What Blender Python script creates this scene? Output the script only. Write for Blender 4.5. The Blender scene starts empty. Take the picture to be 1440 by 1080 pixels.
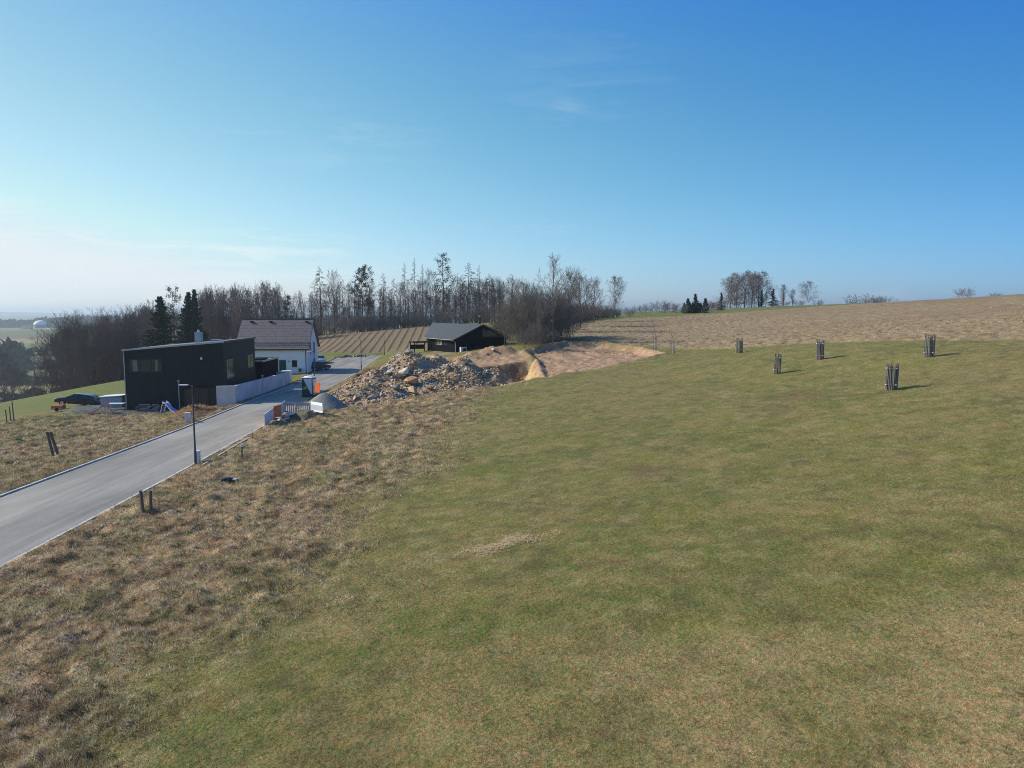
import bpy, bmesh, math, random
import numpy as np
from mathutils import Vector, Matrix

R = math.radians
sc = bpy.context.scene
C = sc.collection

# ------------------------------------------------------------------ camera, sky, sun
PITCH = R(5.82)
cam_d = bpy.data.cameras.new("camera")
cam_d.sensor_width = 36.0
cam_d.lens = 25.0
cam_d.clip_start = 0.1
cam_d.clip_end = 30000
cam = bpy.data.objects.new("camera", cam_d)
C.objects.link(cam)
cam.location = (0, 0, 0)
cam.rotation_euler = (math.pi / 2 - PITCH, 0, 0)
sc.camera = cam

SUN_EL = R(33.0)
SUN_H = Vector((-0.985, 0.17)).normalized()      # horizontal direction towards the sun
SUN_DIR = Vector((SUN_H.x * math.cos(SUN_EL), SUN_H.y * math.cos(SUN_EL), math.sin(SUN_EL)))
sun_d = bpy.data.lights.new("sun", 'SUN')
sun_d.energy = 5.0
sun_d.angle = R(0.53)
sun_d.color = (1.0, 0.94, 0.85)
sun = bpy.data.objects.new("sun", sun_d)
C.objects.link(sun)
sun.rotation_euler = SUN_DIR.to_track_quat('Z', 'Y').to_euler()
sun.location = (-50, 0, 60)

w = bpy.data.worlds.new("World")
sc.world = w
w.use_nodes = True
nt = w.node_tree
nt.nodes.clear()
N, L = nt.nodes, nt.links
out = N.new('ShaderNodeOutputWorld')
bg = N.new('ShaderNodeBackground')
bg.inputs['Strength'].default_value = 0.12
sky = N.new('ShaderNodeTexSky')
sky.sky_type = 'NISHITA'
sky.sun_disc = False
sky.sun_elevation = SUN_EL
sky.sun_rotation = math.atan2(SUN_H.x, SUN_H.y)
sky.altitude = 300
sky.air_density = 1.0
sky.dust_density = 0.5
sky.ozone_density = 3.0
# thin cirrus wisps: stretched noise kept to a few soft patches of the sky
tc = N.new('ShaderNodeTexCoord')
def m_(op, a, b=None, clamp=False):
    n = N.new('ShaderNodeMath'); n.operation = op; n.use_clamp = clamp
    for i, q in enumerate((a, b)):
        if q is None: continue
        if isinstance(q, (int, float)): n.inputs[i].default_value = q
        else: L.new(q, n.inputs[i])
    return n.outputs[0]
mp = N.new('ShaderNodeMapping'); mp.inputs['Scale'].default_value = (5, 5, 34)
mp.inputs['Rotation'].default_value = (0, R(3), 0)
L.new(tc.outputs['Generated'], mp.inputs['Vector'])
nz = N.new('ShaderNodeTexNoise'); nz.inputs['Scale'].default_value = 1.6
nz.inputs['Detail'].default_value = 9; nz.inputs['Roughness'].default_value = 0.62
nz.inputs['Distortion'].default_value = 0.9
L.new(mp.outputs[0], nz.inputs['Vector'])
wisp = m_('MULTIPLY', m_('SUBTRACT', nz.outputs[0], 0.46, True), 3.2, True)
patches = None
def sky_dir(px, py):
    u, v = (px - 720) / 1000, (540 - py) / 1000
    d = Vector((u, math.cos(PITCH) + v * math.sin(PITCH), -math.sin(PITCH) + v * math.cos(PITCH)))
    return d.normalized()
for px, py, sx, sz, amt in ((380, 362, 0.11, 0.028, .9), (220, 372, 0.16, 0.03, .5), (95, 333, 0.05, 0.008, .9),
                            (798, 155, 0.018, 0.012, .13), (820, 120, .10, .06, .10), (2, 300, 0.03, 0.022, .55), (1262, 411, 0.035, 0.006, .6),
                            (470, 195, 0.10, 0.03, .22), (730, 320, .06, .01, .18)):
    d = sky_dir(px, py)
    s = N.new('ShaderNodeVectorMath'); s.operation = 'SUBTRACT'
    L.new(tc.outputs['Generated'], s.inputs[0]); s.inputs[1].default_value = d
    q = N.new('ShaderNodeVectorMath'); q.operation = 'MULTIPLY'
    L.new(s.outputs[0], q.inputs[0]); q.inputs[1].default_value = (1 / sx, 1 / sx, 1 / sz)
    l = N.new('ShaderNodeVectorMath'); l.operation = 'LENGTH'
    L.new(q.outputs[0], l.inputs[0])
    g = m_('MULTIPLY', m_('SUBTRACT', 1.0, m_('MULTIPLY', l.outputs['Value'], 0.6), True), amt)
    patches = g if patches is None else m_('ADD', patches, g)
cl = m_('MULTIPLY', wisp, patches, True)
mix = N.new('ShaderNodeMixRGB')
L.new(cl, mix.inputs['Fac'])
# the air's own tint: whiter and brighter towards the sun and the horizon, deep blue away from it
def vdot(vec):
    n = N.new('ShaderNodeVectorMath'); n.operation = 'DOT_PRODUCT'
    L.new(tc.outputs['Generated'], n.inputs[0]); n.inputs[1].default_value = vec
    return n.outputs['Value']
def clampn(a, lo, hi):
    n = N.new('ShaderNodeClamp'); L.new(a, n.inputs[0]); n.inputs[1].default_value = lo; n.inputs[2].default_value = hi
    return n.outputs[0]
s_ = clampn(vdot((SUN_H.x, SUN_H.y, 0)), -.5, .75)
z_ = clampn(vdot((0, 0, 1)), 0, .4)
sep = N.new('ShaderNodeSeparateColor'); comb = N.new('ShaderNodeCombineColor')
L.new(sky.outputs[0], sep.inputs[0])
for i_, (k0, k1, k2, k3, k4, k5) in enumerate(((-0.23, 0.942, 0.105, -4.091, -0.656, 1.517), (-0.035, 0.511, 1.504, -3.107, -0.561, 0.168), (0.388, 0.183, -2.05, 5.654, -0.373, -0.762))):
    e_ = m_('ADD', m_('ADD', m_('MULTIPLY', s_, k1), k0), m_('ADD', m_('MULTIPLY', z_, m_('ADD', m_('MULTIPLY', z_, k3), k2)), m_('MULTIPLY', s_, m_('ADD', m_('MULTIPLY', s_, k4), m_('MULTIPLY', z_, k5)))))
    L.new(m_('MINIMUM', m_('MULTIPLY', sep.outputs[i_], m_('EXPONENT', e_)), (6.75, 7.35, 7.75)[i_]), comb.inputs[i_])
L.new(comb.outputs[0], mix.inputs['Color1'])
mix.inputs['Color2'].default_value = (7.4, 7.9, 8.2, 1)
L.new(mix.outputs[0], bg.inputs['Color'])
L.new(bg.outputs[0], out.inputs['Surface'])

sc.view_settings.view_transform = 'Standard'
sc.view_settings.look = 'None'
sc.view_settings.exposure = 0.0
sc.view_settings.gamma = 1.0
sc.cycles.max_bounces = 6
sc.cycles.diffuse_bounces = 2
sc.cycles.glossy_bounces = 2
sc.cycles.transmission_bounces = 2
sc.cycles.transparent_max_bounces = 8
sc.cycles.volume_bounces = 0
sc.cycles.use_denoising = True
sc.cycles.denoiser = 'OPENIMAGEDENOISE'
sc.cycles.denoising_input_passes = 'RGB_ALBEDO_NORMAL'
sc.cycles.denoising_prefilter = 'NONE'
sc.cycles.pixel_filter_type = 'BLACKMAN_HARRIS'
sc.cycles.filter_width = 0.95
sc.cycles.caustics_reflective = False
sc.cycles.caustics_refractive = False

# ------------------------------------------------------------------ helpers
rng = np.random.default_rng(7)
rnd = random.Random(11)

def P(px, py, Y):
    """a place in the world, from where the photo shows it and how far off it is"""
    u, v = (px - 720) / 1000, (540 - py) / 1000
    D = math.cos(PITCH) + v * math.sin(PITCH)
    return (u / D * Y, Y, (-math.sin(PITCH) + v * math.cos(PITCH)) / D * Y)

def tag(o, label=None, cat=None, group=None, kind=None):
    if label: o['label'] = label
    if cat: o['category'] = cat
    if group: o['group'] = group
    if kind: o['kind'] = kind
    return o

def empty(name, loc, rz=0.0):
    o = bpy.data.objects.new(name, None)
    o.empty_display_size = 0.2
    C.objects.link(o)
    o.location = loc
    o.rotation_euler = (0, 0, rz)
    return o

def link_mesh(name, me, mat=None, parent=None):
    o = bpy.data.objects.new(name, me)
    C.objects.link(o)
    if mat is not None and len(me.materials) == 0:
        me.materials.append(mat)
    if parent is not None:
        o.parent = parent
    return o

def np_mesh(name, verts, faces_flat, loop_total, cols=None, smooth=False):
    """fast mesh from numpy arrays; loop_total is 3 or 4"""
    me = bpy.data.meshes.new(name)
    nv = len(verts); nl = len(faces_flat); nf = nl // loop_total
    me.vertices.add(nv); me.loops.add(nl); me.polygons.add(nf)
    me.vertices.foreach_set('co', np.asarray(verts, np.float32).ravel())
    me.loops.foreach_set('vertex_index', np.asarray(faces_flat, np.int32))
    me.polygons.foreach_set('loop_start', np.arange(0, nl, loop_total, dtype=np.int32))
    if smooth:
        me.polygons.foreach_set('use_smooth', np.ones(nf, bool))
    me.update(calc_edges=True)
    if not smooth:
        me.shade_flat()
    if cols is not None:
        a = me.color_attributes.new('col', 'FLOAT_COLOR', 'POINT')
        c4 = np.ones((nv, 4), np.float32); c4[:, :3] = cols
        a.data.foreach_set('color', c4.ravel())
    return me

class MB:
    """collects simple solids and links them as ONE mesh"""
    def __init__(self): self.bm = bmesh.new()
    def box(self, x0, x1, y0, y1, z0, z1, bevel=0):
        b = bmesh.new()
        bmesh.ops.create_cube(b, size=1)
        for v in b.verts:
            v.co = Vector(((x0 + x1) / 2 + v.co.x * (x1 - x0), (y0 + y1) / 2 + v.co.y * (y1 - y0), (z0 + z1) / 2 + v.co.z * (z1 - z0)))
        if bevel:
            bmesh.ops.bevel(b, geom=b.edges[:], offset=bevel, segments=1, affect='EDGES')
        self._add(b); return self
    def _add(self, b, mat=None):
        me = bpy.data.meshes.new('tmp'); b.to_mesh(me); b.free()
        if mat is not None: me.transform(mat)
        self.bm.from_mesh(me); bpy.data.meshes.remove(me)
    def tube(self, p0, p1, r0, r1=None, n=10):
        r1 = r0 if r1 is None else r1
        p0, p1 = Vector(p0), Vector(p1)
        b = bmesh.new()
        bmesh.ops.create_cone(b, cap_ends=True, segments=n, radius1=r0, radius2=r1, depth=(p1 - p0).length)
        q = (p1 - p0).to_track_quat('Z', 'Y').to_matrix().to_4x4()
        self._add(b, Matrix.Translation((p0 + p1) / 2) @ q)
        return self
    def prism(self, pts, h0, h1, axis='z'):
        """closed outline pts (2d) extruded between h0 and h1 along an axis"""
        b = bmesh.new()
        def mk(p, h):
            return {'z': (p[0], p[1], h), 'y': (p[0], h, p[1]), 'x': (h, p[0], p[1])}[axis]
        A = [b.verts.new(mk(p, h0)) for p in pts]
        B = [b.verts.new(mk(p, h1)) for p in pts]
        n = len(pts)
        b.faces.new(A); b.faces.new(B[::-1])
        for i in range(n):
            b.faces.new((A[i], B[i], B[(i + 1) % n], A[(i + 1) % n]))
        bmesh.ops.recalc_face_normals(b, faces=b.faces)
        self._add(b); return self
    def quad(self, a, b_, c, d, th=0.0):
        b = bmesh.new()
        vs = [b.verts.new(q) for q in (a, b_, c, d)]
        f = b.faces.new(vs)
        if th:
            n = (Vector(b_) - Vector(a)).cross(Vector(d) - Vector(a)).normalized()
            r = bmesh.ops.extrude_face_region(b, geom=[f])
            for v in r['geom']:
                if isinstance(v, bmesh.types.BMVert): v.co += n * th
            bmesh.ops.recalc_face_normals(b, faces=b.faces)
        self._add(b); return self
    def ball(self, c, r, n=10, s=(1, 1, 1)):
        b = bmesh.new()
        bmesh.ops.create_uvsphere(b, u_segments=n, v_segments=max(5, n // 2), radius=r)
        self._add(b, Matrix.Translation(c) @ Matrix.Diagonal((*s, 1)))
        return self
    def build(self, name, mat, parent=None, smooth=False):
        me = bpy.data.meshes.new(name)
        self.bm.to_mesh(me); self.bm.free()
        if smooth:
            me.polygons.foreach_set('use_smooth', [True] * len(me.polygons))
            me.set_sharp_from_angle(angle=R(40))
        return link_mesh(name, me, mat, parent)

# ---- materials
def mat(name, col, rough=0.8, var=0.15, scale=4.0, bump=0.0, bscale=30.0, metal=0.0, spec=0.3, detail=5, coord='Object', stretch=None):
    m = bpy.data.materials.new(name); m.use_nodes = True
    t = m.node_tree; b = t.nodes['Principled BSDF']
    b.inputs['Roughness'].default_value = rough
    b.inputs['Metallic'].default_value = metal
    b.inputs['Specular IOR Level'].default_value = spec
    co = t.nodes.new('ShaderNodeTexCoord')
    src = co.outputs[coord]
    if stretch:
        mpn = t.nodes.new('ShaderNodeMapping'); mpn.inputs['Scale'].default_value = stretch
        t.links.new(src, mpn.inputs['Vector']); src = mpn.outputs[0]
    n = t.nodes.new('ShaderNodeTexNoise'); n.inputs['Scale'].default_value = scale; n.inputs['Detail'].default_value = detail
    t.links.new(src, n.inputs['Vector'])
    r = t.nodes.new('ShaderNodeMapRange')
    r.inputs['From Min'].default_value = 0.3; r.inputs['From Max'].default_value = 0.7
    r.inputs['To Min'].default_value = 1 - var; r.inputs['To Max'].default_value = 1 + var
    t.links.new(n.outputs[0], r.inputs['Value'])
    v = t.nodes.new('ShaderNodeVectorMath'); v.operation = 'SCALE'
    v.inputs[0].default_value = col
    t.links.new(r.outputs[0], v.inputs['Scale'])
    t.links.new(v.outputs[0], b.inputs['Base Color'])
    if bump:
        n2 = t.nodes.new('ShaderNodeTexNoise'); n2.inputs['Scale'].default_value = bscale; n2.inputs['Detail'].default_value = 6
        t.links.new(src, n2.inputs['Vector'])
        bp = t.nodes.new('ShaderNodeBump'); bp.inputs['Strength'].default_value = bump; bp.inputs['Distance'].default_value = 0.05
        t.links.new(n2.outputs[0], bp.inputs['Height']); t.links.new(bp.outputs[0], b.inputs['Normal'])
    return m

def attr_mat(name, rough=0.9, fine=0.35, fscale=9.0, bump=0.6, bdist=0.06, bscale=14.0, transl=0.0, hue=False):
    """colour from the mesh's own 'col' attribute, broken up by fine noise"""
    m = bpy.data.materials.new(name); m.use_nodes = True
    t = m.node_tree; b = t.nodes['Principled BSDF']
    b.inputs['Roughness'].default_value = rough
    b.inputs['Specular IOR Level'].default_value = 0.15
    at = t.nodes.new('ShaderNodeAttribute'); at.attribute_name = 'col'
    col = at.outputs['Color']
    if fine:
        co = t.nodes.new('ShaderNodeTexCoord')
        n = t.nodes.new('ShaderNodeTexNoise'); n.inputs['Scale'].default_value = fscale; n.inputs['Detail'].default_value = 8
        n.inputs['Roughness'].default_value = 0.7
        t.links.new(co.outputs['Object'], n.inputs['Vector'])
        r = t.nodes.new('ShaderNodeMapRange')
        r.inputs['From Min'].default_value = 0.32; r.inputs['From Max'].default_value = 0.68
        r.inputs['To Min'].default_value = 1 - fine; r.inputs['To Max'].default_value = 1 + fine
        t.links.new(n.outputs[0], r.inputs['Value'])
        v = t.nodes.new('ShaderNodeVectorMath'); v.operation = 'SCALE'
        t.links.new(col, v.inputs[0]); t.links.new(r.outputs[0], v.inputs['Scale'])
        col = v.outputs[0]
    if hue:
        n3 = t.nodes.new('ShaderNodeTexNoise'); n3.inputs['Scale'].default_value = 5.5; n3.inputs['Detail'].default_value = 6; n3.inputs['Roughness'].default_value = .75
        t.links.new(co.outputs['Object'], n3.inputs['Vector'])
        rp = t.nodes.new('ShaderNodeValToRGB'); e = rp.color_ramp.elements
        e[0].position, e[0].color = .30, (.62, .80, .60, 1); e[1].position, e[1].color = .70, (1.42, 1.18, 1.02, 1)
        for p_, c_ in ((.42, (.80, .98, .70, 1)), (.50, (1.0, 1.0, 1.0, 1)), (.58, (1.22, 1.0, .84, 1))):
            q_ = e.new(p_); q_.color = c_
        t.links.new(n3.outputs[0], rp.inputs[0])
        mh = t.nodes.new('ShaderNodeVectorMath'); mh.operation = 'MULTIPLY'
        t.links.new(col, mh.inputs[0]); t.links.new(rp.outputs[0], mh.inputs[1]); col = mh.outputs[0]
    t.links.new(col, b.inputs['Base Color'])
    if bump:
        n2 = t.nodes.new('ShaderNodeTexNoise'); n2.inputs['Scale'].default_value = bscale; n2.inputs['Detail'].default_value = 7
        n2.inputs['Roughness'].default_value = 0.65
        t.links.new(co.outputs['Object'], n2.inputs['Vector'])
        bp = t.nodes.new('ShaderNodeBump'); bp.inputs['Strength'].default_value = bump; bp.inputs['Distance'].default_value = bdist
        t.links.new(n2.outputs[0], bp.inputs['Height']); t.links.new(bp.outputs[0], b.inputs['Normal'])
    if transl:
        tr = t.nodes.new('ShaderNodeBsdfTranslucent'); ms = t.nodes.new('ShaderNodeMixShader')
        t.links.new(col, tr.inputs['Color']); ms.inputs[0].default_value = transl
        t.links.new(b.outputs[0], ms.inputs[1]); t.links.new(tr.outputs[0], ms.inputs[2])
        t.links.new(ms.outputs[0], t.nodes['Material Output'].inputs['Surface'])
    return m

def glass_mat(name, col=(0.03, 0.035, 0.04), rough=0.06):
    m = mat(name, col, rough=rough, var=0.3, scale=1.2, spec=0.6)
    return m

# ---- numpy noise
def _hash(ix, iy, seed):
    h = (ix.astype(np.int64) * 374761393 + iy.astype(np.int64) * 668265263 + seed * 974634777) & 0xffffffff
    h = ((h ^ (h >> 13)) * 1274126177) & 0xffffffff
    return ((h ^ (h >> 16)) & 0xffffff) / float(0xffffff)
def vnoise(x, y, s, seed=0):
    x = x / s; y = y / s
    ix = np.floor(x); iy = np.floor(y)
    fx = x - ix; fy = y - iy
    fx = fx * fx * (3 - 2 * fx); fy = fy * fy * (3 - 2 * fy)
    a = _hash(ix, iy, seed); b = _hash(ix + 1, iy, seed)
    c = _hash(ix, iy + 1, seed); d = _hash(ix + 1, iy + 1, seed)
    return (a * (1 - fx) + b * fx) * (1 - fy) + (c * (1 - fx) + d * fx) * fy
def fbm(x, y, s, octs=4, seed=0, gain=0.5):
    v = 0; amp = 1; tot = 0
    for o in range(octs):
        ca, sa = math.cos(o * 1.1 + seed), math.sin(o * 1.1 + seed)
        v = v + amp * vnoise(x * ca - y * sa + 17.3 * o, x * sa + y * ca - 9.1 * o, s / 2 ** o, seed + o * 13)
        tot += amp; amp *= gain
    return v / tot
def sstep(a, b, x):
    t = np.clip((x - a) / (b - a), 0, 1)
    return t * t * (3 - 2 * t)
def in_poly(x, y, poly):
    """signed distance: positive inside the outline"""
    x = np.asarray(x, float); y = np.asarray(y, float)
    inside = np.zeros(x.shape, bool); d = np.full(x.shape, 1e9)
    n = len(poly)
    for i in range(n):
        x0, y0 = poly[i]; x1, y1 = poly[(i + 1) % n]
        if y0 != y1:
            c = ((y0 > y) != (y1 > y)) & (x < (x1 - x0) * (y - y0) / (y1 - y0) + x0)
            inside ^= c
        ex, ey = x1 - x0, y1 - y0
        t = np.clip(((x - x0) * ex + (y - y0) * ey) / (ex * ex + ey * ey), 0, 1)
        d = np.minimum(d, np.hypot(x - x0 - t * ex, y - y0 - t * ey))
    return np.where(inside, d, -d)

# ------------------------------------------------------------------ the lie of the land
def srgb(r, g, b):
    f = lambda c: (c / 255 / 12.92) if c <= 10 else ((c / 255 + 0.055) / 1.055) ** 2.4
    return np.array([f(r), f(g), f(b)])

CTRL = [(-23, 20, -9.6), (-23, 44, -9.5), (-24.5, 75, -9.5), (-25, 95, -9.45), (-26, 113, -9.35), (-30, 145, -9.0), (-23, 5, -9.65),
        (-31, 47, -9.8), (-40, 50, -10.1), (-45, 62, -10.4), (-36, 70, -10.4), (-41, 75, -10.5), (-41, 88, -10.5), (-50, 81, -11.0),
        (-33, 92, -9.9), (-60, 66, -11.8), (-60, 97, -12.2), (-45, 30, -10.4), (-60, 40, -11.5), (-69, 126, -12.2), (-84, 115, -15), (-75, 165, -18.5),
        (-100, 185, -24), (-120, 130, -23), (-140, 210, -31), (-180, 290, -38), (-100, 330, -34), (-200, 150, -38),
        (-36, 110, -9.4), (-46, 115, -10.0), (-32, 125, -9.2), (-55, 140, -11.5),
        P(445, 498, 152), P(540, 497, 148), P(445, 473, 193), P(520, 466, 197), P(590, 459, 200), P(610, 482, 150), P(660, 468, 165),
        (-50, 240, -9.5), (0, 240, -4.5), (-40, 310, -15), (-95, 250, -25),
        (-8.8, 112, -6.4), (-1, 116, -5.3), (-14.5, 122, -6.7), (-18, 104, -7.6), (4, 107, -5.1), (10, 117, -4.6), (-8, 98, -6.9), (0, 97, -6.2),
        (25.7, 48, -5.3), (34, 58, -3.7), (30, 70, -4.1), (26.5, 83, -4.8), (23.6, 63, -5.5), P(921, 498, 95),
        P(757, 532, 77), P(720, 541, 75), P(640, 551, 71), P(560, 565, 68), P(480, 578, 66), P(835, 519, 83),
        (0, 11, -7.8), (8, 11, -7.0), (-10, 13, -8.7), (0, 30, -8.2), (12, 30, -7.2), (22, 25, -5.9), (0, 50, -8.1), (12, 50, -7.0),
        (-10, 30, -8.95), (-10, 50, -8.9), (-17.6, 25, -9.42), (-18.3, 50, -9.38), (30, 15, -4.8), (45, 40, -2.2), (0, -10, -7.4), (-15, -10, -9.0), (30, -10, -4),
        (45, 62, -2.5), (62, 50, -0.6), P(950, 470, 140), P(1200, 460, 110), P(1350, 450, 100), P(1440, 415, 180), P(1200, 430, 212), P(1000, 440, 230),
        P(800, 448, 220), P(1100, 430.5, 280), P(980, 437, 280), P(830, 444, 262), P(750, 450, 215), (120, 350, 2.0), (220, 300, 4), (220, 180, 8),
        (140, 60, 6.5), (200, 20, 8), (30, 330, -2.5)]
CP = np.array(CTRL, float)

def _tps_fit(cp, lam=3.0):
    n = len(cp); X = cp[:, :2] / 50.0
    d = np.hypot(X[:, None, 0] - X[None, :, 0], X[:, None, 1] - X[None, :, 1])
    K = np.where(d > 0, d * d * np.log(np.maximum(d, 1e-9)), 0) + np.eye(n) * lam * 1e-4
    Pm = np.c_[np.ones(n), X]
    A = np.zeros((n + 3, n + 3)); A[:n, :n] = K; A[:n, n:] = Pm; A[n:, :n] = Pm.T
    return np.linalg.solve(A, np.r_[cp[:, 2], 0, 0, 0])
TW = _tps_fit(CP)

def tps(x, y):
    xs, ys = x / 50.0, y / 50.0
    z = TW[-3] + TW[-2] * xs + TW[-1] * ys
    for i in range(len(CP)):
        r2 = (xs - CP[i, 0] / 50) ** 2 + (ys - CP[i, 1] / 50) ** 2
        z = z + TW[i] * r2 * 0.5 * np.log(np.maximum(r2, 1e-12))
    return z

FAR_D = [0, 330, 450, 600, 800, 1200, 1500, 1700, 2000, 2600, 3600, 5000, 6800, 8200, 9600, 12000, 20000]
FAR_Z = [-30, -38, -44, -50, -49, -40, -33, -33, -38, -62, -70, -52, -26, 2, 0, -60, -90]
NEAR_KERB = [(-17.9, 2), (-18.4, 10), (-19.3, 25), (-19.9, 44), (-20.8, 59), (-22.0, 75), (-22.8, 90), (-24.3, 113), (-27.3, 148)]
FAR_KERB = [(-26.0, 2), (-26.3, 10), (-26.5, 36), (-26.6, 48), (-26.9, 59), (-27.9, 75), (-28.4, 94), (-30.2, 106), (-32.2, 118), (-35.0, 145)]
ROAD_POLY = NEAR_KERB + FAR_KERB[::-1]
def road_z(y):
    return np.interp(y, [0, 20, 44, 75, 95, 113, 148], [-9.62, -9.6, -9.5, -9.5, -9.45, -9.35, -9.0])
CUT_POLY = [(-19.6, 66.6), (-15.5, 67.5), (-11, 69.5), (-5.6, 72.3), (0.2, 76), (3.6, 78.2), (3.2, 93.2), (-5.8, 90.0), (-9, 93), (-18, 104), (-22.6, 104), (-21.8, 90), (-20.4, 75)]
PLAT_POLY = [(3.4, 77.6), (9.3, 83.0), (14, 88.5), (19.6, 93.8), (18.0, 101), (13, 108), (8.4, 109), (2, 101), (3.3, 93)]
YARD_POLY = [(-49, 79), (-46, 73.2), (-40, 71.5), (-33, 72.5), (-30.2, 76), (-31, 90), (-45, 90)]
PLOUGH_POLY = [(8.5, 118), (15, 107.5), (20.5, 103.5), (24, 98), (29, 90), (35.5, 82), (40.5, 70.5), (46, 62), (60, 52), (90, 30), (170, 10), (260, 40), (230, 200), P(1440, 411, 230)[:2], P(1300, 424, 235)[:2], P(1140, 433, 225)[:2],
               P(1000, 443, 205)[:2], P(880, 448, 192)[:2], P(795, 453, 180)[:2], (9, 150)]
VINE_POLY = [(-50, 158), (-33.5, 149.5), (-27, 150), (-18, 143), (-13, 150), (-21, 200), (-34, 203), (-56, 197), (-56, 170)]
HEAPS = [(-12.2, 86.0, 4.1, 6.6), (-7.0, 83.0, 3.2, 6.6), (-15.5, 82.5, 2.6, 5.8), (-14.0, 92.0, 3.8, 6.0), (-9.6, 89.0, 3.7, 5.6), (-10.2, 78.0, 2.2, 5.2), (-4.2, 81.5, 1.9, 4.6), (-6.2, 88.0, 3.7, 5.2),
         (-2.6, 85.0, 2.5, 4.6), (-15.6, 75.5, 1.7, 4.8), (-11.8, 73.6, 1.5, 4.2), (-7.4, 76.8, 1.4, 3.8)]

def heap_h(x, y):
    h = np.full(np.shape(x), -1.0)
    for hx, hy, hh, hr in HEAPS:
        d = np.hypot(x - hx, y - hy)
        c = hh * (1 - (d / hr)) * 1.12
        c = np.minimum(c, hh - 0.35 * (d / hr) ** 2)
        k = 2.2
        m = np.maximum(h, c); h = m + np.log1p(np.exp(-np.abs(h - c) * k)) / k * 0.5
    return h

def ground(x, y, detail=True):
    x = np.asarray(x, float); y = np.asarray(y, float)
    d = np.hypot(x, y)
    z = tps(np.clip(x, -260, 260), np.clip(y, -40, 380))
    ang = np.arctan2(x, y)
    zf = np.interp(d, FAR_D, FAR_Z)
    zf = zf + (fbm(x, y, 900, 3, 5) - .5) * np.clip(d / 100, 0, 40) * .35
    zf = zf + 120 * (fbm(x, y, 2200, 2, 9) - .5) * sstep(4600, 7600, d)
    w_ = sstep(300, 520, d)
    z = z * (1 - w_) + zf * w_
    # the road bed
    near = (np.abs(x + 25) < 16) & (y < 155) & (y > -5)
    dr = np.full(z.shape, -99.0)
    if near.any():
        dr[near] = in_poly(x[near], y[near], ROAD_POLY)
        rz = road_z(y) + np.where(dr > -.13, -0.10, .055)
        wr = sstep(-1.8, -0.45, dr)
        z = z * (1 - wr) + rz * wr
    # level yard round the dark house
    ny = (x < -26) & (x > -60) & (y > 66) & (y < 95)
    if ny.any():
        dy = in_poly(x[ny], y[ny], YARD_POLY)
        wy = sstep(-1.2, 0.3, dy)
        z[ny] = z[ny] * (1 - wy) + (-10.47 + 0.0 * dy) * wy
    # spoil bank in front of the garage
    z = z + 0.9 * np.exp(-(((x + 31.3) / 1.5) ** 2 + ((y - 69.3) / 3.6) ** 2)) + 0.5 * np.exp(-(((x + 45) / 4) ** 2 + ((y - 67.5) / 2.0) ** 2))
    # excavation in the hillside, the levelled platform beside it
    nc = (x > -26) & (x < 24) & (y > 62) & (y < 112)
    if nc.any():
        dc = in_poly(x[nc], y[nc], CUT_POLY)
        zn = z[nc]
        nn = fbm(x[nc], y[nc], 2.0, 3, 31) - .5
        zc = np.maximum(-9.35 + 0.3 * nn, zn - np.clip(dc + 0.35 * nn, 0, 99) * 1.25)
        zn = np.where(dc > 0, zc, zn)
        dp = in_poly(x[nc], y[nc], PLAT_POLY)
        zn = zn - 0.5 * sstep(0, 1.0, dp) + 0.35 * np.exp(-((dp + 0.5) / 0.6) ** 2) * sstep(88, 94, y[nc])
        z[nc] = zn
    for mx, my, mh, mr in ((-3.0, 100.5, 1.2, 1.9), (-5.9, 99.5, .6, 1.5), (-9.8, 98, .5, 1.6), (-0.6, 101, .8, 1.3), (-13, 97, .5, 2)):
        z = z + mh * np.exp(-(((x - mx) / mr) ** 2 + ((y - my) / 1.5) ** 2))
    if detail:
        rough, mead, plo, vine, pitm = masks(x, y)[:5]
        nd = d < 420
        n1 = fbm(x + .35 * y, y, 1.3, 4, 3, .6) - .5
        n2 = fbm(x, y, 0.6, 3, 4, .6) - .5
        off = sstep(-0.2, -1.1, dr)
        z = z + off * nd * (rough * (0.22 * n1 + 0.50 * n2 + 0.3 * np.maximum(0, fbm(x, y, 1.3, 3, 71) - .58)) + mead * (0.10 * n1 + 0.06 * n2)
                       + plo * (0.42 * n2 + 0.22 * n1 + 0.16)
                       + pitm * (0.44 * n1 + 0.26 * n2))
        # planted ridges on the far slope
        s = (x + 0.12 * (y - 150) - 1.6 * np.sin((y - 150) / 30.0)) / 1.95
        f = np.abs(s - np.floor(s) - 0.5)
        z = z + vine * (0.13 + .08 * fbm(x, y, 2.5, 2, 33)) * np.exp(-(f / 0.10) ** 2)
    return z

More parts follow.
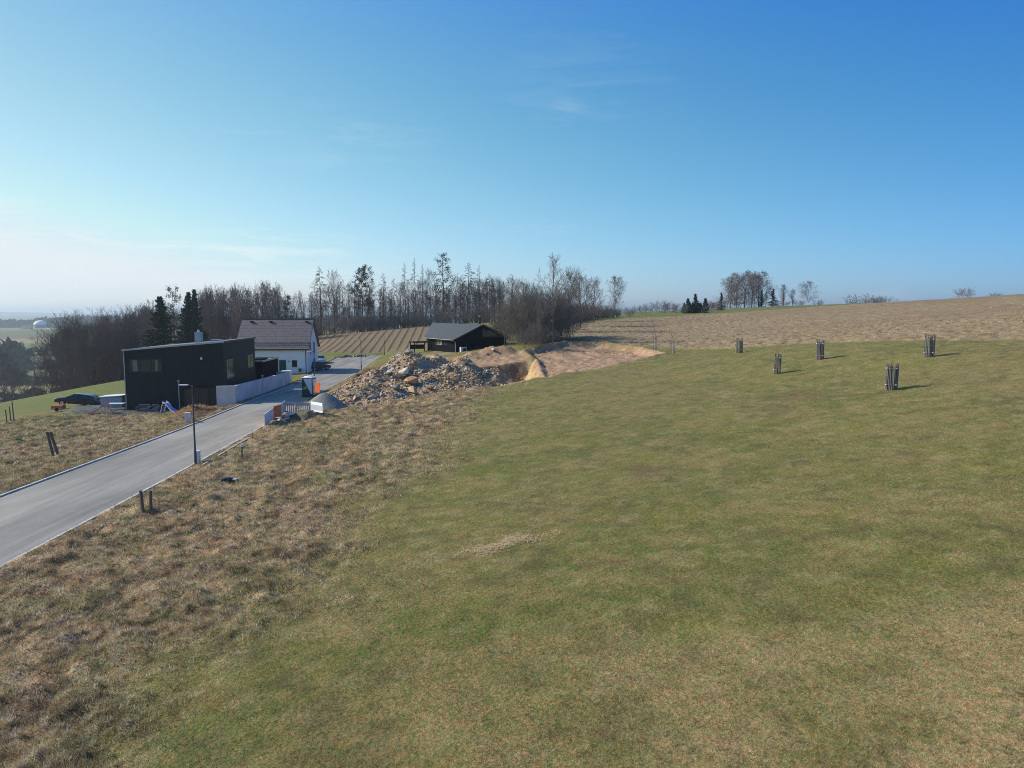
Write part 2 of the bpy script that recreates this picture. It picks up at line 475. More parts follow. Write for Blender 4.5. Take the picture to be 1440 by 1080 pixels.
def masks(x, y):
    d = np.hypot(x, y)
    wob = (fbm(x, y, 5.0, 3, 21) - .5) * 5.0
    # coarse unmown slope above the road
    xb = np.interp(y, [0, 15, 20, 27, 41, 60, 73, 80], [-8.6, -8.2, -7.0, -5.8, -5.2, -3.5, -2.0, 1.0])
    rough = sstep(3.0, -3.0, x - xb + wob + (fbm(x, y, 1.4, 3, 23) - .5) * 3) * (x > -28) * (y < 82)
    verge = sstep(-25.5, -27.5, x) * (1 - sstep(66, 76, y - 0.35 * (x + 50))) * (x > -75) * (y < 85)
    near_dry = sstep(17.6, 13.2, y - 0.10 * (x - 8) + wob * .5) * sstep(-3, 4, x + wob * .6)
    plo = np.zeros(d.shape)
    k = (x > 0) & (y > 0) & (y < 330)
    plo[k] = sstep(-0.5, 0.5, in_poly(x[k], y[k], PLOUGH_POLY) + (fbm(x[k], y[k], 2.2, 2, 8) - .5) * 1.6)
    vine = np.zeros(d.shape)
    k = (x > -62) & (x < -5) & (y > 138) & (y < 210)
    vine[k] = sstep(0, 1.5, in_poly(x[k], y[k], VINE_POLY))
    pit = np.zeros(d.shape); plat = np.zeros(d.shape)
    k = (x > -30) & (x < 26) & (y > 60) & (y < 115)
    nzz = (fbm(x[k], y[k], 1.6, 3, 77) - .5)
    pit[k] = sstep(-0.6, 0.1, in_poly(x[k], y[k], CUT_POLY) + nzz * .8)
    plat[k] = sstep(-0.9, 0.1, in_poly(x[k], y[k], PLAT_POLY) + nzz * 2.2)
    bank = sstep(-0.5, 0.4, np.exp(-(((x + 7) / 10) ** 4 + ((y - 97) / 7.0) ** 4)) * 2 - 1 + (fbm(x, y, 3.0, 3, 78) - .5))
    pitm = np.maximum(np.maximum(pit, plat), bank)
    rough = np.clip(np.maximum(rough, verge), 0, 1) * (1 - pitm)
    mead = (1 - rough) * (1 - plo) * (1 - vine) * (1 - pitm)
    return rough, mead, plo * (1 - pitm), vine, pitm, pit, plat, bank, near_dry, verge

def mixc(c, t, col):
    return c * (1 - t[:, None]) + np.asarray(col)[None, :] * t[:, None]

def ground_col(x, y, z=None):
    x = np.asarray(x, float); y = np.asarray(y, float)
    rough, mead, plo, vine, pitm, pit, plat, bank, near_dry, verge = masks(x, y)
    d = np.hypot(x, y)
    a = fbm(x, y, 7.0, 4, 41, .6); b = fbm(x, y, 1.6, 4, 42, .6); c_ = fbm(x, y, 17.0, 3, 43); e = fbm(x, y, .55, 3, 44, .6)
    # meadow
    c = np.tile(srgb(118, 113, 66)[None, :], (len(x), 1))
    c = mixc(c, sstep(.42, .66, a) * .5, srgb(97, 104, 50))
    c = mixc(c, sstep(.46, .66, b) * .5, srgb(146, 124, 84))
    c = mixc(c, sstep(.50, .75, c_) * .45, srgb(132, 114, 80))
    c = mixc(c, sstep(.54, .72, fbm(x, y, 2.4, 4, 46, .6)) * .5, srgb(122, 118, 56))
    c = mixc(c, sstep(.56, .72, fbm(x, y, 1.1, 4, 47, .65)) * .5, srgb(92, 82, 58))
    h1 = fbm(x, y, .34, 3, 51, .6)
    c = mixc(c, sstep(.56, .74, h1) * .30, srgb(150, 134, 94)); c = mixc(c, sstep(.44, .28, h1) * .30, srgb(80, 84, 44))
    c = mixc(c, sstep(.55, .75, e) * .5, srgb(150, 138, 98))
    # bare reddish patches
    for px, py, rx, ry in ((21.5, 50.5, 3.0, 3.4), (17.5, 47, 1.5, 2.5), (6.5, 34, 1.0, 2.0), (3.2, 21.5, .5, .25), (4.6, 19.4, .8, .22), (2.4, 18.6, .6, .2), (-1.4, 17, .5, .2)):
        t = np.exp(-(((x - px) / rx) ** 2 + ((y - py) / ry) ** 2))
        c = mixc(c, sstep(.3, .9, t + (b - .5) * .9) * .5, srgb(112, 92, 66))
    c = mixc(c, near_dry * sstep(.2, .5, b * .5 + a * .5) * .9, srgb(170, 148, 108))
    # far meadow strip and pastures are greener
    c = mixc(c, sstep(100, 180, d) * .6, srgb(104, 116, 62))
    c = mixc(c, (x < -40) * sstep(76, 84, y - 0.35 * (x + 50)) * (.35 + .5 * sstep(.35, .65, b)), srgb(98, 110, 58))
    c = mixc(c, (x > 60) * sstep(190, 215, d) * .35, srgb(110, 112, 66))
    # coarse slope
    r = np.tile(srgb(162, 136, 110)[None, :], (len(x), 1))
    r = mixc(r, sstep(.45, .72, b) * .8, srgb(122, 110, 74))
    r = mixc(r, sstep(.46, .72, a) * .65, srgb(108, 112, 64))
    r = mixc(r, sstep(.52, .70, fbm(x, y, .9, 3, 52)) * .55, srgb(104, 112, 62))
    r = mixc(r, sstep(.58, .74, fbm(x, y, .8, 3, 53)) * .5, srgb(146, 106, 70))
    r = mixc(r, sstep(.52, .74, e) * .7, srgb(192, 168, 136))
    r = mixc(r, sstep(.56, .74, fbm(x + .4 * y, y, .8, 3, 48)) * .8, srgb(88, 70, 54))
    r = mixc(r, verge * sstep(.40, .65, c_) * .7, srgb(104, 106, 60))
    c = c * (1 - rough[:, None]) + r * rough[:, None]
    # ploughed land
    p = np.tile(srgb(146, 127, 101)[None, :], (len(x), 1))
    p = mixc(p, sstep(.40, .75, b) * .7, srgb(164, 144, 116))
    p = mixc(p, sstep(.48, .75, e) * .65, srgb(116, 94, 74))
    p = mixc(p, sstep(.45, .8, c_) * .4, srgb(134, 106, 88))
    p = mixc(p, sstep(.60, .8, fbm(x, y, 3.0, 3, 50)) * .35, srgb(130, 124, 84))
    c = c * (1 - plo[:, None]) + p * plo[:, None]
    v = np.tile(srgb(130, 113, 92)[None, :], (len(x), 1))
    v = mixc(v, sstep(.45, .7, b) * .5, srgb(122, 108, 78))
    s = (x + 0.12 * (y - 150) - 1.6 * np.sin((y - 150) / 30.0)) / 1.95
    f = np.abs(s - np.floor(s) - 0.5)
    v = mixc(v, np.exp(-((f - .03) / 0.075) ** 2) * (.55 + .4 * sstep(.3, .6, b)), srgb(78, 60, 48))
    c = c * (1 - vine[:, None]) + v * vine[:, None]
    # dug earth
    q = np.tile(srgb(170, 138, 114)[None, :], (len(x), 1))
    q = mixc(q, sstep(.45, .75, b) * .6, srgb(138, 114, 90))
    q = mixc(q, sstep(.5, .7, a) * .5, srgb(134, 118, 84))
    q = mixc(q, sstep(.55, .75, e) * .5, srgb(200, 172, 146))
    q = mixc(q, pit * (1 - plat) * (y > 84) * .75, srgb(114, 90, 68))  # back wall: dark topsoil, with its shade also put into the colour
    q = mixc(q, sstep(.8, 2.2, x) * pit * (1 - plat) * .95, srgb(196, 168, 126))  # right wall facing the sun: sunlight painted in as paler earth
    q = mixc(q, bank * (1 - pit) * (1 - plat) * .45 * sstep(.35, .6, c_), srgb(182, 140, 104))
    c = c * (1 - pitm[:, None]) + q * pitm[:, None]
    # chippings round the dark house
    k = (x < -24) & (x > -66) & (y > 60) & (y < 100)
    t = np.zeros(d.shape); t[k] = sstep(-.9, .4, in_poly(x[k], y[k], YARD_POLY) + (b[k] - .5) * 2)
    c = mixc(c, t, srgb(100, 102, 104))
    t = np.exp(-(((x + 31.2) / 1.9) ** 2 + ((y - 69.6) / 4.3) ** 2))
    c = mixc(c, sstep(.25, .6, t), srgb(142, 102, 72))
    # trodden soil along the near kerb, and the works by the barrier
    xk = np.interp(y, [q[1] for q in NEAR_KERB], [q[0] for q in NEAR_KERB])
    t = np.exp(-(((x - xk - 1.1) / 1.2) ** 2)) * sstep(48, 58, y) * (y < 70)
    c = mixc(c, t * .8, srgb(182, 148, 114))
    xk = np.interp(y, [q[1] for q in FAR_KERB], [q[0] for q in FAR_KERB])
    t = np.exp(-(((x - xk + .9) / .8) ** 2)) * (y < 76)
    c = mixc(c, t * .6, srgb(120, 96, 72))
    # terrace ground round the cabin and the white house
    t = np.exp(-(((x + 13.5) / 4.5) ** 2 + ((y - 111.5) / 3.2) ** 2)); c = mixc(c, sstep(.35, .6, t) * .8, srgb(150, 148, 142))
    t = np.exp(-(((x + 38) / 9) ** 2 + ((y - 118) / 12) ** 2)); c = mixc(c, sstep(.3, .7, t) * .7, srgb(128, 110, 86))
    t = np.exp(-(((x + 6) / 9) ** 4 + ((y - 150) / 42) ** 4)); c = mixc(c, t * .75 * sstep(.3, .55, a), srgb(142, 122, 92))
    # forest floor
    fl = (x < 8) * sstep(198, 206, y + np.where(x < -60, 60, 0)) * (1 - sstep(300, 340, d))
    c = mixc(c, fl * .8, srgb(96, 76, 54))
    # distant patchwork of fields
    w_ = sstep(330, 480, d)
    if (w_ > 0).any():
        ca, sa = math.cos(.5), math.sin(.5)
        fx = np.floor((x * ca + y * sa + 60 * np.sin(y / 400)) / 190); fy = np.floor((-x * sa + y * ca + 50 * np.sin(x / 300)) / 120)
        h = _hash(fx, fy, 5)
        pal = np.array([srgb(104, 118, 62), srgb(150, 132, 100), srgb(120, 130, 74), srgb(112, 100, 76), srgb(96, 108, 60), srgb(165, 148, 112)])
        fc = pal[(h * 5.99).astype(int)] * (0.85 + .3 * fbm(x, y, 60, 3, 6)[:, None])
        wd_ = sstep(.5, .62, fbm(x, y, 520, 4, 66, .6)) * sstep(1500, 2400, d) + sstep(3600, 4600, d) * .6
        fc = mixc(fc, np.clip(wd_, 0, .95), np.array([.028, .045, .035]))
        c = c * (1 - w_[:, None]) + fc * w_[:, None]
    return c

def gz(x, y, detail=True):
    return float(ground(np.array([x], float), np.array([y], float), detail)[0])
def lm(x, y):       # in a smoothed form, for setting things down
    return gz(x, y, False)

# graded grid, finest where the camera and the building sites are
def axis(a, b, h, lo, hi, g):
    core = np.arange(a, b + h * .5, h)
    L_, s = [], h; v = a
    while v > lo: s *= g; v -= s; L_.append(v)
    Rr, s = [], h; v = b
    while v < hi: s *= g; v += s; Rr.append(v)
    return np.array(L_[::-1] + list(core) + Rr)
gx = axis(-50, 60, 0.2, -14000, 14000, 1.045)
gy = axis(7, 108, 0.2, -300, 8, 1.10); gy = gy[gy <= 108.001]
gy = np.r_[gy, np.arange(108.35, 212, 0.4)]; s_ = .4; v_ = gy[-1]; ex = []
while v_ < 14000: s_ *= 1.045; v_ += s_; ex.append(v_)
gy = np.r_[gy, ex]
GX, GY = np.meshgrid(gx, gy)
nx, ny_ = len(gx), len(gy)
fxy = (GX.ravel(), GY.ravel())
GZ = ground(*fxy)
GC = ground_col(*fxy)
print('ground grid', nx, ny_)

M_ground = attr_mat('ground_cover', fine=.45, fscale=13.0, bump=1.0, bdist=.08, bscale=8, hue=True)
idx = np.arange(nx * ny_).reshape(ny_, nx)
quads = np.stack([idx[:-1, :-1], idx[:-1, 1:], idx[1:, 1:], idx[1:, :-1]], -1).reshape(-1, 4)
cx = (GX[:-1, :-1] + GX[1:, 1:]).ravel() / 2; cy = (GY[:-1, :-1] + GY[1:, 1:]).ravel() / 2
mm = masks(cx, cy)
dist = np.hypot(cx, cy)
reg = np.zeros(len(cx), int)                       # 0 meadow
reg[mm[0] > .5] = 1                                # rough slope
reg[mm[2] > .5] = 2
reg[mm[3] > .5] = 3
reg[mm[4] > .5] = 4
reg[dist > 330] = 5
reg[dist > 3000] = 6
V = np.stack([fxy[0], fxy[1], GZ], -1)
for k, nm in enumerate(('meadow', 'grass_slope', 'ploughed_field', 'planted_field', 'excavated_ground', 'valley', 'hills')):
    q = quads[reg == k]
    u, inv = np.unique(q.ravel(), return_inverse=True)
    me = np_mesh(nm, V[u], inv, 4, GC[u], smooth=True)
    tag(link_mesh(nm, me, M_ground), kind='structure')

# ------------------------------------------------------------------ road and kerbs
def resample(pts, n):
    p = np.array(pts, float)
    s = np.r_[0, np.cumsum(np.hypot(*np.diff(p, axis=0).T))]
    t = np.linspace(0, s[-1], n)
    return np.stack([np.interp(t, s, p[:, 0]), np.interp(t, s, p[:, 1])], -1)
ys = np.linspace(3, 147, 190)
nk = np.array(NEAR_KERB); fk = np.array(FAR_KERB)
xr = np.interp(ys, nk[:, 1], nk[:, 0]); xl = np.interp(ys, fk[:, 1], fk[:, 0])
def smooth1(a, k=9):
    p = np.pad(a, k, mode='edge'); return np.convolve(p, np.ones(2 * k + 1) / (2 * k + 1), 'valid')
xr, xl = smooth1(xr), smooth1(xl)
yl = np.minimum(ys, 145)
cols_ = 14
T = np.linspace(0, 1, cols_)
RX = xl[:, None] * (1 - T) + xr[:, None] * T; RY = ys[:, None] + 0 * T
RZ = road_z(RY) - 0.0 - 0.10 * np.abs(T - .5) ** 2
rv = np.stack([RX.ravel(), RY.ravel(), RZ.ravel()], -1)
ri = np.arange(rv.shape[0]).reshape(len(ys), cols_)
rq = np.stack([ri[:-1, :-1], ri[:-1, 1:], ri[1:, 1:], ri[1:, :-1]], -1).reshape(-1)

M_asph = bpy.data.materials.new('asphalt'); M_asph.use_nodes = True
t = M_asph.node_tree; b = t.nodes['Principled BSDF']; b.inputs['Roughness'].default_value = .85; b.inputs['Specular IOR Level'].default_value = .25
co = t.nodes.new('ShaderNodeTexCoord')
def nz_(scale, detail=5, stretch=None, rough=.55):
    src = co.outputs['Object']
    if stretch:
        m = t.nodes.new('ShaderNodeMapping'); m.inputs['Scale'].default_value = stretch; t.links.new(src, m.inputs['Vector']); src = m.outputs[0]
    n = t.nodes.new('ShaderNodeTexNoise'); n.inputs['Scale'].default_value = scale; n.inputs['Detail'].default_value = detail
    n.inputs['Roughness'].default_value = rough
    t.links.new(src, n.inputs['Vector']); return n.outputs[0]
def ramp_(f, stops):
    r = t.nodes.new('ShaderNodeValToRGB'); e = r.color_ramp.elements
    e[0].position, e[0].color = stops[0][0], (*stops[0][1], 1); e[1].position, e[1].color = stops[-1][0], (*stops[-1][1], 1)
    for p_, c_ in stops[1:-1]: q_ = e.new(p_); q_.color = (*c_, 1)
    t.links.new(f, r.inputs[0]); return r.outputs[0]
def mx_(f, a, b_, typ='MIX'):
    m = t.nodes.new('ShaderNodeMixRGB'); m.blend_type = typ
    for i, q_ in enumerate((f, a, b_)):
        if isinstance(q_, (int, float)): m.inputs[i].default_value = q_
        elif isinstance(q_, tuple): m.inputs[i].default_value = (*q_, 1)
        else: t.links.new(q_, m.inputs[i])
    return m.outputs[0]
base = ramp_(nz_(.35, 6, (1.3, .35, 1), .6), [(.32, (.235, .217, .187)), (.52, (.288, .267, .230)), (.68, (.35, .322, .275))])
tracks = ramp_(nz_(1.0, 3, (1.1, .05, 1)), [(.36, (.80, .80, .81)), (.5, (1.0, 1.0, 1.0)), (.64, (1.16, 1.14, 1.10))])
c1 = mx_(1.0, base, tracks, 'MULTIPLY')
c1 = mx_(ramp_(nz_(.8, 5, (1, .4, 1)), [(.60, (0, 0, 0)), (.72, (.5, .5, .5))]), c1, (.33, .29, .23))
sx_ = t.nodes.new('ShaderNodeSeparateXYZ'); t.links.new(co.outputs['Object'], sx_.inputs[0])
def mr_(v, a, b_):
    r = t.nodes.new('ShaderNodeMapRange'); r.interpolation_type = 'SMOOTHSTEP'; r.inputs[1].default_value = a; r.inputs[2].default_value = b_
    t.links.new(v, r.inputs[0]); return r.outputs[0]
mud = mx_(1.0, mx_(1.0, mr_(sx_.outputs['Y'], 42, 60), mr_(sx_.outputs['X'], -26.5, -20.5), 'MULTIPLY'), ramp_(nz_(.9, 6, (1, .5, 1), .65), [(.35, (.15, .15, .15)), (.65, (1, 1, 1))]), 'MULTIPLY')
c1 = mx_(mud, c1, (.44, .35, .26))
grain = ramp_(nz_(28, 3), [(.3, (.86, .86, .86)), (.7, (1.14, 1.14, 1.14))])
t.links.new(mx_(1.0, c1, grain, 'MULTIPLY'), b.inputs['Base Color'])
bp = t.nodes.new('ShaderNodeBump'); bp.inputs['Strength'].default_value = .35; bp.inputs['Distance'].default_value = .02
t.links.new(nz_(40, 4), bp.inputs['Height']); t.links.new(bp.outputs[0], b.inputs['Normal'])
tag(link_mesh('road', np_mesh('road', rv, rq, 4, smooth=True), M_asph), kind='structure')

M_kerb = mat('kerb_stone', (.54, .50, .44), var=.25, scale=3, bump=.3)
def kerb(pts, side, name='kerb', wdt=.15, hh=.05, joint=1.0):
    """a row of kerb stones with fine joints, as one continuous edge"""
    m = bmesh.new()
    p = resample(pts, int(sum(math.dist(pts[i], pts[i + 1]) for i in range(len(pts) - 1)) / joint))
    for i in range(len(p) - 1):
        a = Vector((*p[i], 0)); b_ = Vector((*p[i + 1], 0)); dd = (b_ - a).normalized(); nn = Vector((dd.y, -dd.x, 0)) * side
        a = a + dd * .012; b_ = b_ - dd * .012
        z0, z1 = road_z(a.y), road_z(b_.y)
        q = [a, b_, b_ + nn * wdt, a + nn * wdt]; zz = [z0, z1, z1, z0]
        top = [m.verts.new((v.x, v.y, z + hh + rnd.uniform(-.004, .004))) for v, z in zip(q, zz)]
        bot = [m.verts.new((v.x, v.y, z - .15)) for v, z in zip(q, zz)]
        m.faces.new(top)
        for k in range(4): m.faces.new((top[k], bot[k], bot[(k + 1) % 4], top[(k + 1) % 4]))
    bmesh.ops.recalc_face_normals(m, faces=m.faces)
    me = bpy.data.meshes.new(name); m.to_mesh(me); m.free()
    return tag(link_mesh(name, me, M_kerb), kind='structure')
kerb([(x_, y_) for x_, y_ in zip(xr, ys) if y_ < 60], 1)
kerb([(x_, y_) for x_, y_ in zip(xr, ys) if y_ > 96], 1)
kerb([(x_, y_) for x_, y_ in zip(xl, ys) if y_ < 104], -1)
kerb([(-19.1, 43.0), (-19.25, 45), (-19.75, 52.5)], 1, wdt=.12, hh=.14)

# ------------------------------------------------------------------ grass
M_grass = attr_mat('grass_blades', rough=.8, fine=0, bump=0, transl=.35)
PAL_M = [(srgb(*c), w) for c, w in (((100, 118, 42), .23), ((84, 92, 44), .13), ((130, 124, 62), .19), ((166, 148, 108), .23), ((124, 98, 72), .12), ((178, 164, 132), .10))]
PAL_R = [(srgb(*c), w) for c, w in (((214, 190, 164), .20), ((176, 146, 120), .24), ((112, 118, 64), .20), ((158, 112, 70), .12), ((160, 154, 138), .08), ((92, 80, 60), .16))]
PAL_D = [(srgb(*c), w) for c, w in (((198, 176, 136), .34), ((160, 136, 98), .30), ((104, 112, 56), .22), ((130, 100, 72), .14))]
def blades(name, n, ymin, ymax, xlim, length, width, lean, dens_fn, tint, seed, clump=0, power=1.0, straw=.35, pal=None, flat=0):
    g = np.random.default_rng(seed)
    k = 0; XS, YS = [], []
    while k < n:
        m = n
        u = g.random(m)
        y = ymin * (ymax / ymin) ** u if power == 1 else (ymin ** (1 - power) + u * (ymax ** (1 - power) - ymin ** (1 - power))) ** (1 / (1 - power))
        x = (g.random(m) * 2 - 1) * (0.80 * y + 1.5)
        ok = (x > xlim[0]) & (x < xlim[1])
        x, y = x[ok], y[ok]
        keep = g.random(len(x)) < dens_fn(x, y)
        XS.append(x[keep]); YS.append(y[keep]); k += keep.sum()
    x = np.concatenate(XS)[:n]; y = np.concatenate(YS)[:n]
    if clump:
        r = g.integers(0, len(x) // clump, len(x)); jit = g.normal(0, 1, (len(x), 2)) * .07 * (1 + y / 40)[:, None]
        x = x[r] + jit[:, 0]; y = y[r] + jit[:, 1]
    z = ground(x, y) - .01
    c = ground_col(x, y)
    sc_ = np.sqrt(np.clip(y / 14.0, .8, 6))
    L_ = length * (0.5 + g.random(len(x))) * sc_ ** .55
    W_ = width * (0.6 + .8 * g.random(len(x))) * sc_ ** 1.25
    a = g.random(len(x)) * 2 * np.pi
    ln = lean[0] + (lean[1] - lean[0]) * g.random(len(x))
    up = np.cos(ln) * L_; ho = np.sin(ln) * L_
    dx, dy = np.cos(a), np.sin(a)
    if clump: dx = dx * .8 - .35
    a2 = g.random(len(x)) * np.pi
    wx, wy = np.cos(a2) * W_, np.sin(a2) * W_
    p0 = np.stack([x - wx, y - wy, z], -1); p1 = np.stack([x + wx, y + wy, z], -1)
    p2 = np.stack([x + dx * ho, y + dy * ho, z + up + .01], -1)
    v = np.stack([p0, p1, p2], 1).reshape(-1, 3)
    t_ = g.random(len(x))
    cc = c * (0.75 + 1.3 * g.random(len(x)) ** 1.5)[:, None] * tint
    hv = fbm(x, y, .16, 2, 93); cc = cc * (0.62 + .76 * sstep(.3, .7, hv))[:, None]
    if pal is not None:      # neighbouring blades share a hue: little patches of dead, green and russet grass
        cell = _hash(np.floor(x / (.07 * (1 + y / 30))), np.floor(y / (.09 * (1 + y / 30))), seed) * .65 + g.random(len(x)) * .35
        cell = np.argsort(np.argsort(cell)) / len(cell)
        k_ = np.searchsorted(np.cumsum([w_ for _, w_ in pal])[:-1], cell)
        pc = np.array([q_[0] for q_ in pal])[k_]
        cc = cc * .42 + pc * .58 * tint * (.38 + 1.15 * g.random(len(x)))[:, None] * (0.62 + .76 * sstep(.3, .7, hv))[:, None]
    st = t_ < straw
    cc[st] = cc[st] * .35 + srgb(196, 176, 132)[None, :] * .55 * (0.5 + .9 * g.random(st.sum()))[:, None]
    gr = t_ > .80
    cc[gr] = cc[gr] * .5 + srgb(84, 104, 42)[None, :] * .5
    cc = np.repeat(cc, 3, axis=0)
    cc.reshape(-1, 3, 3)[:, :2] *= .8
    me = np_mesh(name, v, np.arange(len(v)), 3, np.clip(cc, 0, .8))
    return link_mesh(name, me, M_grass)
def d_mead(x, y):
    m = masks(x, y); return m[1] * (in_poly(x, y, ROAD_POLY) < -.3) * (0.45 + .55 * (fbm(x, y, .8, 3, 90) > .45))
def d_rough(x, y):
    m = masks(x, y); return m[0] * (in_poly(x, y, ROAD_POLY) < -.35) * (.45 + .55 * sstep(.42, .55, fbm(x + .35 * y, y, .8, 3, 91)))
def d_dry(x, y):
    m = masks(x, y); return m[1] * m[8] * .9
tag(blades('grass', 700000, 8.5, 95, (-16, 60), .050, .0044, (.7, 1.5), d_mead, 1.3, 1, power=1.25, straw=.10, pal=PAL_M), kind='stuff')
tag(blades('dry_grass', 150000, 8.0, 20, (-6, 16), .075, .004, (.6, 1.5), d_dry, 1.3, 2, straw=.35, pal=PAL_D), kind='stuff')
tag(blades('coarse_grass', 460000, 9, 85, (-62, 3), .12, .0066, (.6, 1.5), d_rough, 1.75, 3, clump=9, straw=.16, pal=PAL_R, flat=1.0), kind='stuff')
tag(blades('tussocks', 90000, 9, 85, (-62, 3), .13, .0060, (.5, 1.45), lambda x, y: d_rough(x, y) * sstep(.48, .6, fbm(x, y, .9, 2, 95)), 1.5, 6, clump=46, straw=.3, pal=PAL_R), 'coarse tufts of dry grass on the brown slope', 'grass', kind='stuff')
# the spilled straw in the middle of the meadow
g = np.random.default_rng(5); n = 900
sx, sy, _ = P(708, 768, 24.3)
al = g.normal(0, 1, n); x = sx + al * .62 + g.normal(0, .1, n); y = sy + .30 * al + g.normal(0, .30, n) * (fbm(x, x * 0 + 3, .4, 2, 5) + .3) + .2 * np.sin(al * 2.2)
z = ground(x, y) + .03 + .02 * g.random(n)
a = g.random(n) * 2 * np.pi; Ls = .05 + .11 * g.random(n)
dx, dy, dz = np.cos(a) * Ls, np.sin(a) * Ls, g.normal(0, .02, n); wx, wy = -np.sin(a) * .006, np.cos(a) * .006
v = np.stack([np.stack([x - dx - wx, y - dy - wy, z - dz], -1), np.stack([x - dx + wx, y - dy + wy, z - dz], -1),
              np.stack([x + dx + wx, y + dy + wy, z + dz], -1), np.stack([x + dx - wx, y + dy - wy, z + dz], -1)], 1).reshape(-1, 3)
cc = np.repeat(srgb(226, 200, 160)[None, :] * (.7 + .5 * g.random(n))[:, None], 4, axis=0)
tag(link_mesh('spilled_straw', np_mesh('spilled_straw', v, np.arange(len(v)), 4, cc), M_grass),
    'pale scattered straw lying in a streak on the green meadow', 'straw', kind='stuff')

# ------------------------------------------------------------------ trees
def seg_mesh(name, S, mat_, col=None, sides=3):
    """S: rows of x0 y0 z0 r0 x1 y1 z1 r1 -> thin tapering prisms in one mesh"""
    S = np.asarray(S, float)
    p0, r0, p1, r1 = S[:, 0:3], S[:, 3], S[:, 4:7], S[:, 7]
    d = p1 - p0; d /= np.maximum(np.linalg.norm(d, axis=1), 1e-6)[:, None]
    ref = np.where(np.abs(d[:, 2:3]) > .9, np.array([[1., 0, 0]]), np.array([[0, 0, 1.]]))
    u = np.cross(d, ref); u /= np.linalg.norm(u, axis=1)[:, None]
    v = np.cross(d, u)
    rings = []
    for p, r in ((p0, r0), (p1, r1)):
        for k in range(sides):
            a = 2 * math.pi * k / sides
            rings.append(p + r[:, None] * (math.cos(a) * u + math.sin(a) * v))
    V_ = np.stack(rings, 1).reshape(-1, 3)
    b = (np.arange(len(S)) * 2 * sides)[:, None]
    F = []
    for k in range(sides):
        k2 = (k + 1) % sides
        F.append(np.concatenate([b + k, b + k2, b + sides + k2, b + sides + k], 1))
    F = np.stack(F, 1).reshape(-1)
    me = np_mesh(name, V_, F, 4, smooth=False)
    me.materials.append(mat_)
    return me

def leaf_mesh(name, pos, size, g, mat_, flat=.4):
    """many small triangles standing for sprays of needles"""
    n = len(pos)
    a = g.normal(0, 1, (n, 3)); a[:, 2] *= flat; a /= np.linalg.norm(a, axis=1)[:, None]
    b = g.normal(0, 1, (n, 3)); b[:, 2] *= flat; b -= a * (a * b).sum(1)[:, None]; b /= np.linalg.norm(b, axis=1)[:, None]
    s = size * (0.6 + .8 * g.random(n))[:, None]
    V_ = np.stack([pos - a * s * .5 - b * s * .28, pos - a * s * .5 + b * s * .28, pos + a * s * .75], 1).reshape(-1, 3)
    me = np_mesh(name, V_, np.arange(3 * n), 3)
    me.materials.append(mat_)
    return me

def branch(S, p, d, L_, r, depth, g, nseg=3, kids=5, up=.15, ang=(.5, 1.0), ratio=.5, minr=.012, wob=.16):
    """one limb with its side shoots"""
    pts = [p]; q = p.copy(); dd = d.copy()
    for i in range(nseg):
        dd = dd + g.normal(0, wob, 3); dd[2] += up; dd /= np.linalg.norm(dd)
        nq = q + dd * L_ / nseg
        ra = max(minr, r * (1 - i / nseg * .75)); rb = max(minr * .7, r * (1 - (i + 1) / nseg * .75))
        S.append((*q, ra, *nq, rb)); q = nq; pts.append(q)
    if depth <= 0: return
    for k in range(kids):
        t = .25 + .75 * (k + g.random()) / kids
        f = t * nseg; i = min(int(f), nseg - 1); pp = pts[i] + (pts[i + 1] - pts[i]) * (f - i)
        dv = pts[i + 1] - pts[i]; dv /= np.linalg.norm(dv)
        side = g.normal(0, 1, 3); side -= dv * (side @ dv); side /= np.linalg.norm(side)
        al = g.uniform(*ang)
        nd = dv * math.cos(al) + side * math.sin(al)
        branch(S, pp, nd, L_ * ratio * (1.15 - .55 * t) * g.uniform(.7, 1.2), r * .5, depth - 1, g, max(2, nseg - 1), kids, up, ang, ratio, minr, wob)

def trunk_line(S, H, r, g, lean=.02, n=9, top=.12):
    q = np.zeros(3); pts = [q]; dx = g.normal(0, lean, 2)
    for i in range(n):
        nq = np.array([q[0] + dx[0] * H / n + g.normal(0, .05), q[1] + dx[1] * H / n + g.normal(0, .05), H * (i + 1) / n])
        S.append((*q, r * (1 - (1 - top) * i / n), *nq, r * (1 - (1 - top) * (i + 1) / n)))
        q = nq; pts.append(q)
    return lambda h: np.array([np.interp(h, [p_[2] for p_ in pts], [p_[j] for p_ in pts]) for j in range(3)])

def m_bark(name, col, var=.3): return mat(name, col, rough=.95, var=var, scale=2.2, spec=.1, detail=3)
M_bark = m_bark('bark_grey_brown', (.135, .110, .090))
M_twig = m_bark('twigs_brown', (.150, .115, .092))
M_twigp = m_bark('twigs_purple_brown', (.190, .140, .120))
M_brush = m_bark('undergrowth_twigs', (.27, .21, .165))
M_larch = m_bark('larch_twigs', (.165, .125, .095))
M_birch = m_bark('birch_bark', (.55, .52, .47), .35)
M_pale = m_bark('pale_bark', (.24, .21, .175), .3)
M_dtwig = m_bark('thicket_twigs', (.165, .145, .118))
M_needle = mat('spruce_needles', (.030, .052, .024), rough=.9, var=.45, scale=1.6, spec=.15)
M_pine = mat('pine_needles', (.045, .055, .030), rough=.9, var=.45, scale=1.6, spec=.15)

PROTO = {}
def proto(kind, parts):
    PROTO.setdefault(kind, []).append(parts)

